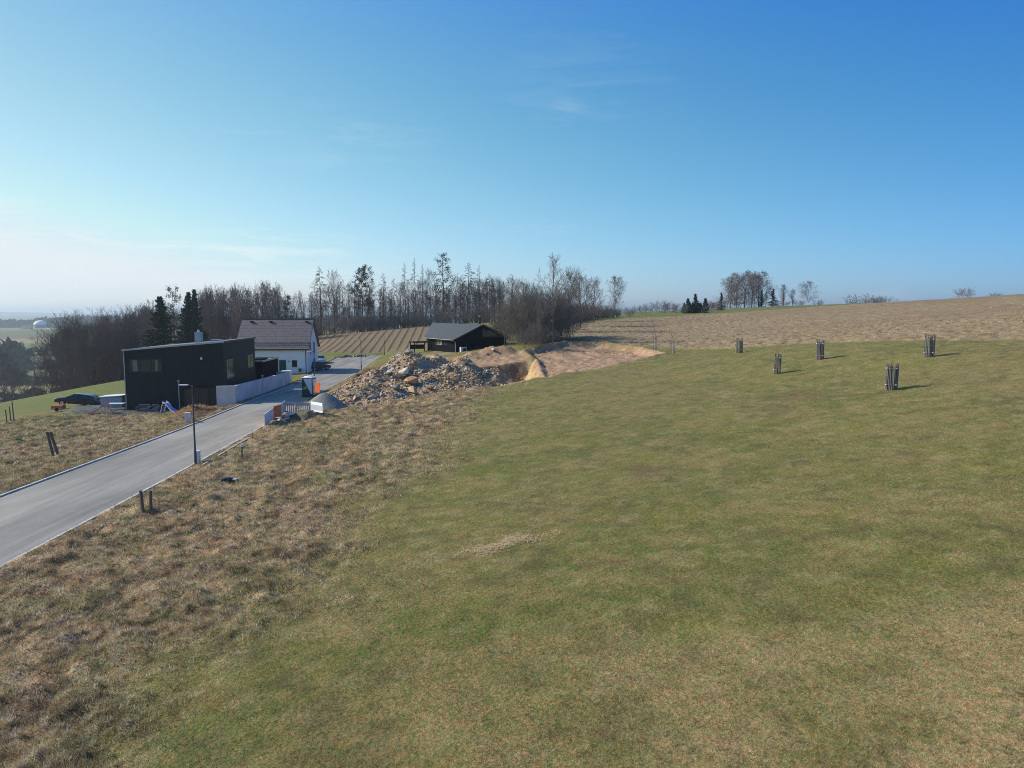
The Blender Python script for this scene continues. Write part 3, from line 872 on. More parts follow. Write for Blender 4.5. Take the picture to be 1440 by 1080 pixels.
def mk_bare(kind, H, seed, spread=.30, base=.25, limbs=24, ang=(.45, .95), twig=M_twig, bark=M_bark, r=.016, kids=5, depth=2, minr=.016, up=.12, shape=1.0):
    g = np.random.default_rng(seed); T_ = []; S = []
    at = trunk_line(T_, H, H * r, g)
    for k in range(limbs):
        t = base + (1 - base) * (k + g.random()) / limbs
        p = at(t * H); a = g.random() * 6.283 + k * 2.4; e = g.uniform(*ang)
        prof = (math.sin(min(1, (t - base) / (1 - base) * .85 + .18) * math.pi)) ** .6 * shape + (1 - shape) * (1.05 - t)
        L_ = H * spread * max(.25, prof) * g.uniform(.75, 1.15)
        d = np.array([math.cos(a) * math.sin(e), math.sin(a) * math.sin(e), math.cos(e)])
        branch(S, p, d, L_, H * r * .42 * (1.1 - t), depth, g, 4, kids, up, (.4, .9), .52, minr)
    proto(kind, [('trunk', seg_mesh('trunk', T_, bark, sides=6)), ('crown', seg_mesh('crown', S, twig))])

def mk_larch(kind, H, seed, w=.15, base=.3, n=95, twig=M_larch, droop=-.10):
    g = np.random.default_rng(seed); T_ = []; S = []
    at = trunk_line(T_, H, H * .011, g, .012, top=.08)
    for k in range(n):
        t = base * .7 + (1 - base * .7) * (k / n) ** .9
        if t < base and g.random() < .5: continue
        p = at(t * H); a = g.random() * 6.283
        L_ = H * w * (1.02 - t) ** .75 * g.uniform(.45, 1.2) * (1.35 if t > base else .7)
        d = np.array([math.cos(a), math.sin(a), g.uniform(-.15, .45)])
        branch(S, p, d, L_, .05 * (1.2 - t), 2 if t > base else 1, g, 4, 6, droop, (.4, .9), .38, .021, .10)
    proto(kind, [('trunk', seg_mesh('trunk', T_, M_bark, sides=6)), ('crown', seg_mesh('crown', S, twig))])

def mk_spruce(kind, H, seed, w=.20, base=.06, n=150, needle=M_needle, per=46, size=.42, droop=-.10):
    g = np.random.default_rng(seed); T_ = []; S = []; Pn = []
    at = trunk_line(T_, H, H * .012, g, .006, top=.06)
    for k in range(n):
        t = base + (1 - base) * (k / n) ** .92
        p = at(t * H); a = g.random() * 6.283
        L_ = max(.3, H * w * (1.03 - t) ** .85 * g.uniform(.6, 1.15))
        d = np.array([math.cos(a), math.sin(a), g.uniform(-.25, .15) + .5 * t])
        d /= np.linalg.norm(d)
        q = p.copy(); dd = d.copy(); m = 4
        for i in range(m):
            dd[2] += droop * (1 if i < 2 else -1.2); nq = q + dd * L_ / m
            S.append((*q, .05 * (1 - i / m) + .01, *nq, .05 * (1 - (i + 1) / m) + .008))
            c = max(4, int(per * (1.05 - t) / m * (L_ / (H * w)) ** .5 + 3))
            u = g.random((c, 1)); side = np.cross(dd, [0, 0, 1.0])
            lat = g.normal(0, 1, (c, 1)) * L_ * .13 * (1.15 - .8 * (i / m))
            Pn.append(q + (nq - q) * u + side * lat + np.c_[np.zeros(c), np.zeros(c), -np.abs(g.normal(0, .12, c)) - .25 * np.abs(lat[:, 0])])
            q = nq
    proto(kind, [('trunk', seg_mesh('trunk', T_ + S, M_bark, sides=4)), ('crown', leaf_mesh('crown', np.concatenate(Pn), size, g, needle, .5))])

def mk_pine(kind, H, seed, base=.45, n=34, w=.20, per=120, needle=M_pine):
    g = np.random.default_rng(seed); T_ = []; S = []; Pn = []
    at = trunk_line(T_, H, H * .013, g, .015, top=.15)
    for k in range(n):
        t = base + (1 - base) * k / n
        p = at(t * H); a = g.random() * 6.283
        L_ = H * w * (1.1 - t) ** .55 * g.uniform(.5, 1.15)
        d = np.array([math.cos(a), math.sin(a), g.uniform(.0, .5)])
        B_ = []
        branch(B_, p, d, L_, .07 * (1.2 - t), 1, g, 4, 6, .06, (.4, .9), .5, .02, .14)
        S += B_
        ends = np.array([b[4:7] for b in B_])
        c = ends[g.integers(0, len(ends), per // 2)]
        Pn.append(c + g.normal(0, .26, c.shape))
    for k in range(10):                              # dead snags below the crown
        t = g.uniform(.15, base); p = at(t * H); a = g.random() * 6.283
        branch(S, p, np.array([math.cos(a), math.sin(a), .1]), H * .08 * g.uniform(.5, 1), .03, 1, g, 3, 3, -.02, (.4, .9), .4, .015)
    proto(kind, [('trunk', seg_mesh('trunk', T_, M_bark, sides=6)), ('crown', seg_mesh('crown_limbs', S, M_larch)), ('needles', leaf_mesh('needles', np.concatenate(Pn), .30, g, needle, .8))])

def mk_bush(kind, H, W, seed, stems=26, twig=M_dtwig, minr=.013, depth=2, kids=6, r=.035):
    g = np.random.default_rng(seed); S = []
    for k in range(stems):
        a = g.random() * 6.283; rr = W * .5 * math.sqrt(g.random()) * .75
        p = np.array([math.cos(a) * rr, math.sin(a) * rr, -.15])
        e = g.uniform(.0, .55)
        b = math.atan2(p[1], p[0]) + g.normal(0, .5)
        d = np.array([math.cos(b) * math.sin(e), math.sin(b) * math.sin(e), math.cos(e)])
        branch(S, p, d, H * g.uniform(.65, 1.05) * (1 - .35 * (rr / (W * .5)) ** 2), r, depth, g, 4, kids, .02, (.4, 1.0), .5, minr, .2)
    proto(kind, [('branches', seg_mesh('branches', S, twig))])

for s_i in range(4): mk_bare('bare', 18, 100 + s_i, spread=.34, base=.24, limbs=32, kids=6, minr=.019)
for s_i in range(2): mk_bare('bare_purple', 17, 140 + s_i, spread=.34, base=.18, limbs=36, twig=M_twigp, kids=6, minr=.018, ang=(.3, .75))
for s_i in range(2): mk_bare('bare_wide', 16, 120 + s_i, spread=.46, base=.12, limbs=36, kids=7, minr=.016)
for s_i in range(4): mk_larch('larch', 21, 200 + s_i, w=.21 + .03 * (s_i % 2), base=.26 + .06 * (s_i % 3), n=120)
mk_larch('thin_larch', 21, 221, w=.14, base=.42, n=85)
mk_larch('thin_larch', 21, 222, w=.12, base=.32, n=90)
for s_i in range(2): mk_spruce('spruce', 20, 300 + s_i, w=.30, n=250, per=120, size=.5)
mk_spruce('narrow_spruce', 20, 310, w=.22, n=200, per=90)
mk_spruce('small_spruce', 7, 320, w=.34, n=70, size=.30, per=34)
for s_i in range(2): mk_pine('pine', 20, 400 + s_i, base=.30 if s_i else .36, n=46, w=.27, per=170)
mk_pine('sparse_pine', 22, 411, base=.28, n=40, w=.22, per=90)
for s_i in range(2): mk_bare('birch', 14, 500 + s_i, spread=.36, base=.15, limbs=40, ang=(.25, .8), twig=M_twigp, bark=M_birch, r=.010, kids=7, minr=.014, up=-.02)
mk_bare('pale_tree', 15, 520, spread=.34, base=.20, limbs=26, ang=(.3, .75), twig=M_pale, bark=M_pale, r=.015, kids=5, minr=.017)
mk_bush('thicket', 7.5, 8.0, 600, stems=60, kids=7)
mk_bush('thicket', 6.5, 7.0, 601, stems=56, kids=7)
mk_bush('bush', 4.0, 5.0, 610, stems=26, twig=M_twigp, kids=5, r=.025, minr=.016)
mk_bush('bush', 3.6, 5.5, 611, stems=26, twig=M_twig, kids=5, r=.025, minr=.016)
mk_bush('weed', .9, .9, 620, stems=14, twig=M_twigp, kids=3, r=.006, minr=.004, depth=1)
def mk_juniper(seed):
    g = np.random.default_rng(seed); Pn = []; S = []
    for k in range(9):
        cx_, cy_, h = g.normal(0, 1.9), g.normal(0, 1.0), g.uniform(.9, 4.2) ** 1.0
        n = 420; t = g.random(n) ** .8; a = g.random(n) * 6.283; rr = g.uniform(.7, 1.4) * (1.05 - t) ** .8 * np.sqrt(g.random(n))
        Pn.append(np.c_[cx_ + rr * np.cos(a) + .15 * np.sin(t * 5 + k), cy_ + rr * np.sin(a), t * h])
        S.append((0, 0, -.35, .07, cx_ * .6, cy_ * .6, .05, .06)); S.append((cx_ * .6, cy_ * .6, .03, .06, cx_, cy_, h * .9, .01))
    proto('juniper', [('branches', seg_mesh('branches', S, M_bark)), ('crown', leaf_mesh('crown', np.concatenate(Pn), .32, g, M_needle, 1.0))])
mk_juniper(700)

NAMES = dict(bare='bare_tree', bare_purple='bare_tree', bare_wide='bare_tree', larch='larch_tree', thin_larch='larch_tree', spruce='spruce_tree',
             narrow_spruce='spruce_tree', small_spruce='spruce_tree', pine='pine_tree', sparse_pine='pine_tree', birch='birch_tree', pale_tree='bare_tree',
             thicket='thicket', bush='bush', weed='dry_weed', juniper='juniper_bush')
H0 = dict(bare=18, bare_purple=17, bare_wide=16, larch=21, thin_larch=21, spruce=20, narrow_spruce=20, small_spruce=7, pine=20, sparse_pine=22, birch=14,
          pale_tree=15, thicket=7.5, bush=4.0, weed=.9, juniper=4.0)
tree_i = 0
def tree(kind, x, y, h, label=None, group=None, wide=1.0, cat=None, rot=None, z=None):
    global tree_i
    tree_i += 1
    v = PROTO[kind][tree_i % len(PROTO[kind])]
    s = h / H0[kind]
    zz = lm(x, y) - .05 if z is None else z
    e = empty(NAMES[kind], (x, y, zz), rnd.uniform(0, 6.28) if rot is None else rot)
    e.scale = (s * wide, s * wide, s)
    tag(e, label, cat or ('bush' if kind in ('thicket', 'bush', 'juniper') else 'plant' if kind == 'weed' else 'tree'), group)
    for nm, me in v: link_mesh(nm, me, parent=e)
    return e
def tree_px(kind, px, top, Y, label=None, group=None, wide=1.0, **k):
    """height from where the photo shows its top, at distance Y"""
    x, y, zt = P(px, top, Y)
    return tree(kind, x, y, max(1, zt - lm(x, y)), label, group, wide, **k)

# -- the wood on the skyline: (kind, x in photo, top in photo, distance, label)
for k, px, top, Y, wd, lab in (
    ('spruce', 222, 417, 150, 1.15, 'broad dark green spruce standing nearest the left end of the dark house roof'),
    ('sparse_pine', 243, 405, 190, .8, 'thin tall conifer with a tufted tip rising between the two dark green spruces'),
    ('spruce', 262, 411, 160, .95, 'dark green spruce directly behind the chimney of the dark house'),
    ('spruce', 273, 407, 163, .8, 'slim dark green spruce just right of the chimney of the dark house'),
    ('pine', 404, 417, 186, .75, 'small dense olive-brown conifer just above the white house roof'),
    ('larch', 450, 374, 200, 1.0, 'tall bare larch above the right gable of the white house, tallest of its group'),
    ('thin_larch', 437, 415, 192, 1.2, 'short brown larch behind the ridge end of the white house'),
    ('bare', 469, 386, 202, .62, 'slim bare tree just right of the tallest larch by the white house gable'),
    ('larch', 481, 391, 204, .7, 'narrow bare larch left of the gap where the sky shows through the wood'),
    ('pine', 509, 376, 198, 1.0, 'dark dense pine with a broad crown left of the middle of the wood'),
    ('sparse_pine', 519, 377, 203, .9, 'dark pine with a pointed top just right of the broad dark pine'),
    ('larch', 538, 383, 205, .85, 'grey bare larch between the dark pine and the tall thin larches'),
    ('larch', 554, 390, 203, .75, 'bare larch with a ragged round top left of the tall thin larches'),
    ('thin_larch', 569, 368, 208, .8, 'thin larch, leftmost of the three tall spindly ones'),
    ('thin_larch', 583, 362, 210, .9, 'thin larch, tallest of the three tall spindly ones'),
    ('thin_larch', 594, 371, 206, .9, 'thin larch, rightmost of the three tall spindly ones'),
    ('bare', 605, 384, 206, .6, 'slim bare tree between the spindly larches and the tallest pine'),
    ('sparse_pine', 623, 358, 204, 1.25, 'tallest pine of the wood with layered dark branches on a straight trunk'),
    ('bare', 641, 392, 205, .7, 'bare tree just right of the tallest pine'),
    ('larch', 657, 369, 206, 1.3, 'broad reddish-brown larch above the black cabin roof'),
    ('thin_larch', 674, 372, 209, 1.1, 'thin larch between the two broad larches behind the black cabin chimney'),
    ('larch', 688, 384, 203, 1.25, 'broad brown larch behind the black cabin chimney'),
    ('bare_wide', 702, 398, 198, .8, 'round-topped bare tree at the right end of the wood behind the cabin'),
): tree_px(k, px, top, Y, lab, wide=wd)

# -- thicket and trees right of the cabin
tree_px('thicket', 729, 418, 112, 'dense leafless thicket, left part of the clump right of the cabin', wide=.75)
tree_px('thicket', 745, 402, 115, 'tall dark leafless thicket in the middle of the clump right of the cabin', wide=.62)
tree_px('thicket', 772, 408, 112, 'dark leafless thicket, right part of the clump right of the cabin', wide=.7)
tree_px('thicket', 716, 422, 126, 'leafless thicket at the far left of the clump, reaching down to the cabin gable', wide=.7)
tree_px('thicket', 780, 398, 116, 'dense leafless thicket just right of the tall pale-barked tree', wide=.75)
tree_px('thicket', 748, 392, 117, 'highest rounded part of the thicket, just left of the tall pale-barked tree', wide=.6)
tree_px('thicket', 733, 396, 119, 'tall leafless thicket behind the left half of the clump right of the cabin', wide=.55)
tree_px('thicket', 762, 394, 121, 'tall leafless thicket behind the right half of the clump, beside the pale tree', wide=.6)
tree_px('thicket', 792, 405, 124, 'leafless thicket at the far right of the clump above the ploughed field', wide=.6)
tree_px('thicket', 750, 447, 105, 'low dark bramble-like thicket at the near foot of the clump beside the dug platform', wide=1.1)
tree_px('pale_tree', 779, 366, 110, 'tall pale-barked bare tree rising out of the thicket, highest of the clump', wide=1.0)
tree_px('pale_tree', 759, 425, 104, 'small pale-stemmed bare tree in front of the thicket', wide=.8)
for px, top, Y, k, wd, lab in ((738, 402, 150, 'bare_wide', 1.2, 'grey bare tree behind the left side of the thicket'), (800, 389, 150, 'bare_wide', 1.15, 'dark round bare tree just right of the tall pale tree'),
                          (817, 393, 165, 'bare_wide', 1.0, 'bare tree behind the thicket, second from its right end'), (835, 399, 180, 'bare_wide', 1.0, 'greyish bare tree at the right end of the clump'),
                          (722, 392, 160, 'bare_purple', .7, 'slim bare tree in the gap between the wood and the thicket')):
    tree_px(k, px, top, Y, lab, wide=wd)
tree_px('birch', 865, 391, 215, 'lone birch with a purplish crown standing apart right of the clump', wide=1.25)
for px, top, Y, wd, lab in ((818, 425, 190, 1.3, 'low bush under the bare trees at the green strip, left of the lone birch'), (845, 428, 205, 1.2, 'low brown bush at the left foot of the lone birch'), (885, 430, 222, 1.1, 'low brown bush at the right foot of the lone birch'),
                       (906, 424, 240, 1.1, 'leafless bush on the skyline, left one of the pair right of the birch'), (928, 421, 250, 1.2, 'leafless bush on the skyline, right one of the pair right of the birch'),
                       (958, 424, 232, .9, 'brown leafless bush at the left side of the dark juniper'), (1003, 421, 245, .9, 'brown leafless bush at the right side of the dark juniper')):
    tree_px('bush', px, top, Y, lab, wide=wd)
tree_px('juniper', 978, 413, 236, 'dark green juniper shrubs on the green strip, taller clump', wide=1.1)
tree_px('juniper', 968, 421, 238, 'dark green juniper shrub, lower clump on the left', wide=.9)
tree_px('small_spruce', 1015, 411, 262, 'small dark spruce left of the birch group', wide=1.0)
tree_px('small_spruce', 1071, 408, 285, 'small dark spruce in front of the right side of the birch group', wide=.8)
tree_px('small_spruce', 1087, 406, 285, 'small dark pointed spruce right of the birch group', wide=1.2)
for i_, (px, top) in enumerate(((1024, 392), (1033, 386), (1043, 389), (1053, 383), (1062, 387), (1073, 384), (1078, 396))):
    tree_px('birch', px, top, 285 + 4 * (i_ % 3), ('first', 'second', 'third', 'middle', 'fifth', 'sixth', 'last')[i_] + ' birch from the left in the purplish group on the skyline', 'birches in the group on the skyline', wide=1.25)
for px, top, lab in ((1028, 396, 'left end'), (1038, 390, 'left part'), (1048, 387, 'middle'), (1058, 386, 'right part'), (1068, 390, 'right end')):
    tree_px('bare_purple', px, top, 305, 'leafless tree standing behind the %s of the birch group on the skyline' % lab, wide=1.1)
for px, top, lab in ((1026, 413, 'under the left end of'), (1044, 416, 'under the middle of'), (1062, 414, 'under the right end of')):
    tree_px('bush', px, top, 290, 'low brown bush %s the birch group' % lab, wide=1.3)
tree_px('bare_purple', 1103, 402, 300, 'grey bare tree between the pointed spruce and the right-hand birch', wide=1.3)
tree_px('bare_purple', 1115, 408, 300, 'low grey bare tree just left of the right-hand birch', wide=1.2)
tree_px('birch', 1137, 397, 295, 'birch standing alone at the right end of the skyline group', wide=1.5)
tree_px('bush', 1150, 420, 300, 'tiny bush on the skyline right of the lone birch', wide=.8)
for px, top, lab in ((1217, 409, 'bare shrub on the skyline of the ploughed field, left one of a pair'), (1236, 415, 'bare shrub on the skyline of the ploughed field, right one of a pair'),
                (1283, 424, 'very small shrub tip on the skyline of the ploughed field')):
    tree_px('bush', px, top, 300, lab, wide=1.2)
tree_px('bush', 1356, 403, 235, 'fan-shaped bare shrub on the skyline near the right edge', wide=1.0)
tree_px('bush', 1400, 410, 235, 'low tuft of twigs on the skyline, nearest the right edge', wide=1.3)

for px, top, lab in ((941, 425, 'between the skyline bushes and the dark juniper'), (990, 420, 'just right of the tall juniper clump'), (1008, 422, 'left of the birch group, beside the small spruce'), (1098, 420, 'right of the pointed spruce'), (1122, 421, 'left of the lone right-hand birch')):
    tree_px('bush', px, top, 262, 'low brown scrub on the skyline ' + lab, wide=1.5)
# -- the mass of the wood: rows of leafless trees that nothing tells apart
wood = [('bare', 'bare brown tree in the crowded rows of the wood behind the houses', 'bare trees crowded in the wood behind the houses'),
        ('larch', 'bare larch among the crowded rows of the wood behind the houses', 'larches crowded in the wood behind the houses')]
def woodrow(x0, x1, n, top0, top1, Y0, Y1, kinds, seed, wd=.62):
    r = random.Random(seed)
    for i in range(n):
        u = (i + r.random() * .8) / n
        px = x0 + (x1 - x0) * u; top = top0 + (top1 - top0) * u + r.uniform(-7, 7); Y = r.uniform(Y0, Y1)
        k = r.choice(kinds)
        nm = 'bare larch' if 'larch' in k else 'bare purplish tree' if 'purple' in k else 'bare broad tree' if 'wide' in k else 'bare brown tree'
        zone = ('left of the two dark green spruces' if px < 222 else 'between the dark green spruces and the white house' if px < 340 else 'above the ridge of the white house' if px < 440 else
                'above the left half of the furrowed slope' if px < 520 else 'above the right half of the furrowed slope' if px < 596 else 'above the left half of the black cabin' if px < 645 else 'behind the black cabin chimney')
        row = 'front' if Y < (Y0 + Y1) / 2 else 'rear'
        tree_px(k, px, top, Y, '%s in the %s rows, %s' % (nm, row, zone), 'bare trees in the wood ' + zone, wide=wd * r.uniform(.8, 1.25))
woodrow(286, 392, 20, 411, 405, 188, 205, ['bare_purple', 'bare', 'bare_purple', 'larch'], 1)
woodrow(280, 400, 16, 418, 414, 207, 225, ['bare_purple', 'bare', 'larch'], 2)
woodrow(392, 440, 7, 424, 418, 200, 215, ['bare', 'bare_purple'], 3, .5)
woodrow(150, 222, 13, 468, 434, 165, 190, ['bare_purple', 'larch', 'bare_purple'], 4, .7)
woodrow(180, 300, 12, 448, 430, 196, 220, ['bare_purple', 'larch'], 5, .7)
woodrow(440, 560, 15, 408, 408, 210, 235, ['bare', 'larch', 'bare'], 6, .5)
woodrow(560, 705, 24, 404, 398, 212, 240, ['bare', 'bare_purple', 'larch', 'bare'], 7, .55)
woodrow(630, 712, 9, 402, 405, 200, 215, ['bare', 'larch', 'bare_wide'], 8, .6)
woodrow(500, 640, 12, 420, 420, 203, 210, ['bare', 'bare_purple'], 9, .5)
woodrow(440, 560, 15, 428, 424, 203, 212, ['bare_purple', 'bare', 'bare_wide'], 10, .6)
woodrow(560, 708, 20, 420, 412, 203, 214, ['bare_purple', 'bare', 'bare_wide', 'larch'], 11, .65)
woodrow(72, 200, 14, 478, 452, 172, 192, ['bare_wide', 'bare_purple'], 12, .8)
# the round trees at its low left end
for px, top, Y, wd, lab in ((88, 470, 163, 1.0, 'round dark bare tree at the left foot of the wood, leftmost large one'), (106, 459, 168, 1.0, 'broad bare tree at the left end of the wood, with the highest rounded crown there'),
                       (126, 465, 166, 1.0, 'rounded bare tree third from the left end of the wood'), (142, 466, 172, .9, 'rounded bare tree fourth from the left end of the wood'),
                       (158, 462, 176, .9, 'rounded bare tree at the left end of the wood, nearest the dark house'), (98, 490, 158, .8, 'lower dark tree in front of the rounded trees at the left end of the wood')):
    tree_px('bare_wide', px, top, Y, lab, wide=wd)
for px, top, Y, lab in ((34, 528, 185, 'small bare tree in the valley, first left of the wood'), (50, 530, 180, 'small bare tree in the valley, second left of the wood'), (68, 520, 176, 'small bare tree in the valley, touching the foot of the wood'),
                   (2, 505, 215, 'dark tree at the left edge of the photo, in the valley'), (14, 518, 210, 'second dark tree from the left edge, in the valley')):
    tree_px('bare_wide', px, top, Y, lab, wide=.75)
tree_px('bare', 46, 489, 560, 'lone bare tree standing in the valley meadow, pale with distance', wide=1.2)

# undergrowth along the foot of the wood
def brush(name, pts, n, hmin, hmax, seed, mat_, label):
    g = np.random.default_rng(seed); S = []
    p = resample(pts, 60)
    for i in range(n):
        q = p[g.integers(0, 60)] + g.normal(0, 2.6, 2)
        z0 = 0; h = g.uniform(hmin, hmax)
        S.append([q[0], q[1], h])
    q = np.array(S); zz = ground(q[:, 0], q[:, 1], False)
    out_ = []
    for (x, y, h), z in zip(q, zz):
        for k in range(7):
            a = g.random() * 6.283; e = g.uniform(.05, .6)
            b = []
            branch(b, np.array([x, y, z - .1]), np.array([math.cos(a) * math.sin(e), math.sin(a) * math.sin(e), math.cos(e)]), h * g.uniform(.6, 1.1), .04, 1, g, 3, 5, .03, (.4, 1), .5, .022)
            out_ += b
    o = link_mesh(name, seg_mesh(name, out_, mat_))
    return tag(o, label, 'undergrowth', kind='stuff')
brush('undergrowth', [(-48, 199), (-36, 203), (-20, 203), (-3, 200), (4, 190)], 330, 2.0, 6.0, 21, M_brush, 'brown leafless undergrowth along the foot of the wood above the furrowed slope')
brush('undergrowth', [(-125, 172), (-112, 168), (-96, 172), (-80, 178), (-62, 190), (-50, 198)], 330, 2.4, 6.5, 22, M_brush, 'brown leafless undergrowth along the foot of the wood left of the houses')
brush('undergrowth', [(0, 150), (8, 165), (16, 190), (30, 212)], 330, 1.6, 4.4, 23, M_dtwig, 'low brown undergrowth along the green strip left of the lone birch')

# ------------------------------------------------------------------ buildings
M_dark = mat('dark_cladding', (.010, .016, .017), rough=.6, var=.25, scale=.5, spec=.25, bump=.12, bscale=3, stretch=(6, 6, .4))
M_dark2 = mat('black_stained_timber', (.006, .007, .010), rough=.85, var=.3, scale=2, spec=.06, bump=.2, bscale=4, stretch=(8, 8, .3))
M_rim = mat('zinc_trim', (.36, .38, .40), rough=.35, var=.1, metal=.6)
M_flat = mat('roof_membrane', (.20, .21, .22), rough=.7, var=.15, scale=1)
M_glass = glass_mat('window_glass')
M_frame_w = mat('pale_wood_frame', (.34, .31, .26), rough=.6, var=.1)
M_frame_d = mat('dark_frame', (.03, .03, .032), rough=.4, var=.1)
M_curt = mat('curtain', (.22, .19, .16), rough=.9, var=.4, scale=3, stretch=(6, 1, .3))
M_conc = mat('concrete', (.60, .565, .54), rough=.9, var=.14, scale=.9, bump=.25, bscale=8)
M_steel = mat('galvanised_steel', (.34, .36, .38), rough=.45, var=.12, scale=4, metal=.4)
M_brown = mat('brown_wood_panels', (.085, .058, .036), rough=.7, var=.3, scale=1.5, stretch=(5, 5, .3))
M_render = mat('white_render', (.85, .85, .84), rough=.9, var=.04, scale=1.2, bump=.05, bscale=40)
M_green = mat('green_door_paint', (.010, .075, .050), rough=.4, var=.1)
M_plast = mat('white_plastic', (.62, .64, .66), rough=.45, var=.06)
M_black = mat('black_metal', (.015, .016, .018), rough=.4, var=.1)

def tile_mat(name, c1, c2, sx=.30, sz=.34, bump=.8):
    m = bpy.data.materials.new(name); m.use_nodes = True
    t = m.node_tree; b = t.nodes['Principled BSDF']; b.inputs['Roughness'].default_value = .6; b.inputs['Specular IOR Level'].default_value = .3
    co = t.nodes.new('ShaderNodeTexCoord'); br = t.nodes.new('ShaderNodeTexBrick')
    t.links.new(co.outputs['UV'], br.inputs['Vector'])
    br.inputs['Scale'].default_value = 1; br.inputs['Brick Width'].default_value = sx; br.inputs['Row Height'].default_value = sz
    br.inputs['Mortar Size'].default_value = .022; br.inputs['Mortar Smooth'].default_value = .6; br.offset = .5
    br.inputs['Color1'].default_value = (*c1, 1); br.inputs['Color2'].default_value = (*c2, 1); br.inputs['Mortar'].default_value = (c1[0] * .25, c1[1] * .25, c1[2] * .25, 1)
    t.links.new(br.outputs['Color'], b.inputs['Base Color'])
    bp = t.nodes.new('ShaderNodeBump'); bp.inputs['Strength'].default_value = bump; bp.inputs['Distance'].default_value = .05; bp.invert = True
    t.links.new(br.outputs['Fac'], bp.inputs['Height']); t.links.new(bp.outputs[0], b.inputs['Normal'])
    return m
M_tile = tile_mat('brown_purple_roof_tiles', (.185, .145, .138), (.235, .19, .178))
M_shing = tile_mat('grey_roof_shingles', (.070, .072, .076), (.095, .096, .098), .5, .25, .4)

def slab(name, a, b_, c, d, th, m, parent):
    """a sloping roof slab with metric uv, a-b along the eave, d-c along the ridge"""
    a, b_, c, d = map(Vector, (a, b_, c, d))
    n = (b_ - a).cross(d - a).normalized()
    vs = [a, b_, c, d] + [v - n * th for v in (a, b_, c, d)]
    me = bpy.data.meshes.new(name)
    me.from_pydata([tuple(v) for v in vs], [], [(0, 1, 2, 3), (7, 6, 5, 4), (0, 4, 5, 1), (1, 5, 6, 2), (2, 6, 7, 3), (3, 7, 4, 0)])
    uv = me.uv_layers.new(name='UVMap')
    ux = (b_ - a).normalized(); uy = n.cross(ux)
    for lo in me.loops:
        v = Vector(me.vertices[lo.vertex_index].co) - a
        uv.data[lo.index].uv = (v.dot(ux), v.dot(uy))
    return link_mesh(name, me, m, parent)

def window(parent, x0, x1, z0, z1, face, axis='y', out=-1, fr=.07, frame=M_frame_d, mull=0, glass=M_glass, name='window', curtain=None, sill=False):
    """frame standing proud of a wall, its pane set back; face = wall plane"""
    def bx(m, a0, a1, h0, h1, d0, d1):
        lo, hi = sorted((face + out * d0, face + out * d1))
        if axis == 'y': m.box(a0, a1, lo, hi, h0, h1)
        else: m.box(lo, hi, a0, a1, h0, h1)
    m = MB()
    bx(m, x0, x1, z0, z0 + fr, .0, .05); bx(m, x0, x1, z1 - fr, z1, .0, .05)
    bx(m, x0, x0 + fr, z0 + fr, z1 - fr, .0, .05); bx(m, x1 - fr, x1, z0 + fr, z1 - fr, .0, .05)
    for k in range(mull):
        c = x0 + (x1 - x0) * (k + 1) / (mull + 1)
        bx(m, c - fr / 2, c + fr / 2, z0 + fr, z1 - fr, .0, .048)
    w_ = m.build(name, frame, parent)
    m = MB(); bx(m, x0 + fr, x1 - fr, z0 + fr, z1 - fr, .002, .02); m.build('pane', glass, w_)
    if curtain:
        for a, b_ in curtain:
            m = MB(); bx(m, a, b_, z0 + fr + .01, z1 - fr - .01, .021, .026); m.build('curtain', M_curt, w_)
    if sill:
        m = MB(); bx(m, x0 - .04, x1 + .04, z0 - .05, z0 - .003, .0, .10); m.build('sill', M_rim, w_)
    return w_

# --- dark two-storey house, plot axes square to the road
RZ = math.radians(3.6)
hx, hy = -41.1, 75.2
H = empty('dark_house', (hx, hy, -10.55), RZ)
tag(H, 'dark green-black two-storey house with a gently sloping flat-edged roof, beside the road', 'house')
WX, WY, HL, HR = 10.3, 11.3, 6.5, 7.35
m = MB(); m.prism([(0, 0), (WX, 0), (WX, HR), (0, HL)], 0, WY, 'y'); m.build('wall', M_dark, H)
m = MB()      # board joints of the cladding, shallow battens
for i in range(1, 26):
    x = i * .4
    if x < WX - .1:
        m.box(x - .012, x + .012, -.014, 0, .02, HL + (HR - HL) * x / WX - .12)
m.bm.free()
rf = slab('roof', (-.12, -.12, HL + .04), (WX + .12, -.12, HR + .06), (WX + .12, WY + .1, HR + .06), (-.12, WY + .1, HL + .04), .16, M_flat, H)
m = MB(); m.prism([(-.16, HL - .10), (WX + .16, HR - .09), (WX + .16, HR + .085), (-.16, HL + .065)], -.16, -.122, 'y'); m.build('fascia', M_rim, H)
m = MB(); m.box(WX + .122, WX + .16, -.12, WY + .1, HR - .08, HR + .085); m.build('fascia', M_black, H)
m = MB(); m.box(5.15, 5.85, 6.0, 6.7, 6.95, 8.2); ch = m.build('chimney', M_steel, H)
m = MB(); m.tube((5.5, 6.35, 8.2), (5.5, 6.35, 8.45), .12); m.build('flue', M_plast, ch)
m = MB(); m.box(6.3, 7.6, 7.6, 8.6, 6.95, 7.3, .04); m.build('roof_light', M_flat, H)
m = MB(); m.box(-.02, .05, -.05, -.0145, 0, HL - .1); m.box(-.05, -.001, -.05, .04, 0, HL - .1); m.build('corner_trim', M_rim, H)
window(H, .5, 3.9, 4.15, 5.5, -.015, mull=2, curtain=[(.85, 1.35), (3.2, 3.45)])
window(H, 6.0, 7.0, .05, 2.35, -.015, name='cellar_door', frame=M_frame_d, glass=M_brown)
m = MB(); m.box(7.05, 8.6, -.04, -.0145, .05, 2.4); d_ = m.build('garage_door', M_brown, H)
m = MB()
for i in range(1, 5): m.box(7.05, 8.6, -.055, -.041, i * .47, i * .47 + .03)
m.build('door_ribs', M_frame_d, d_)
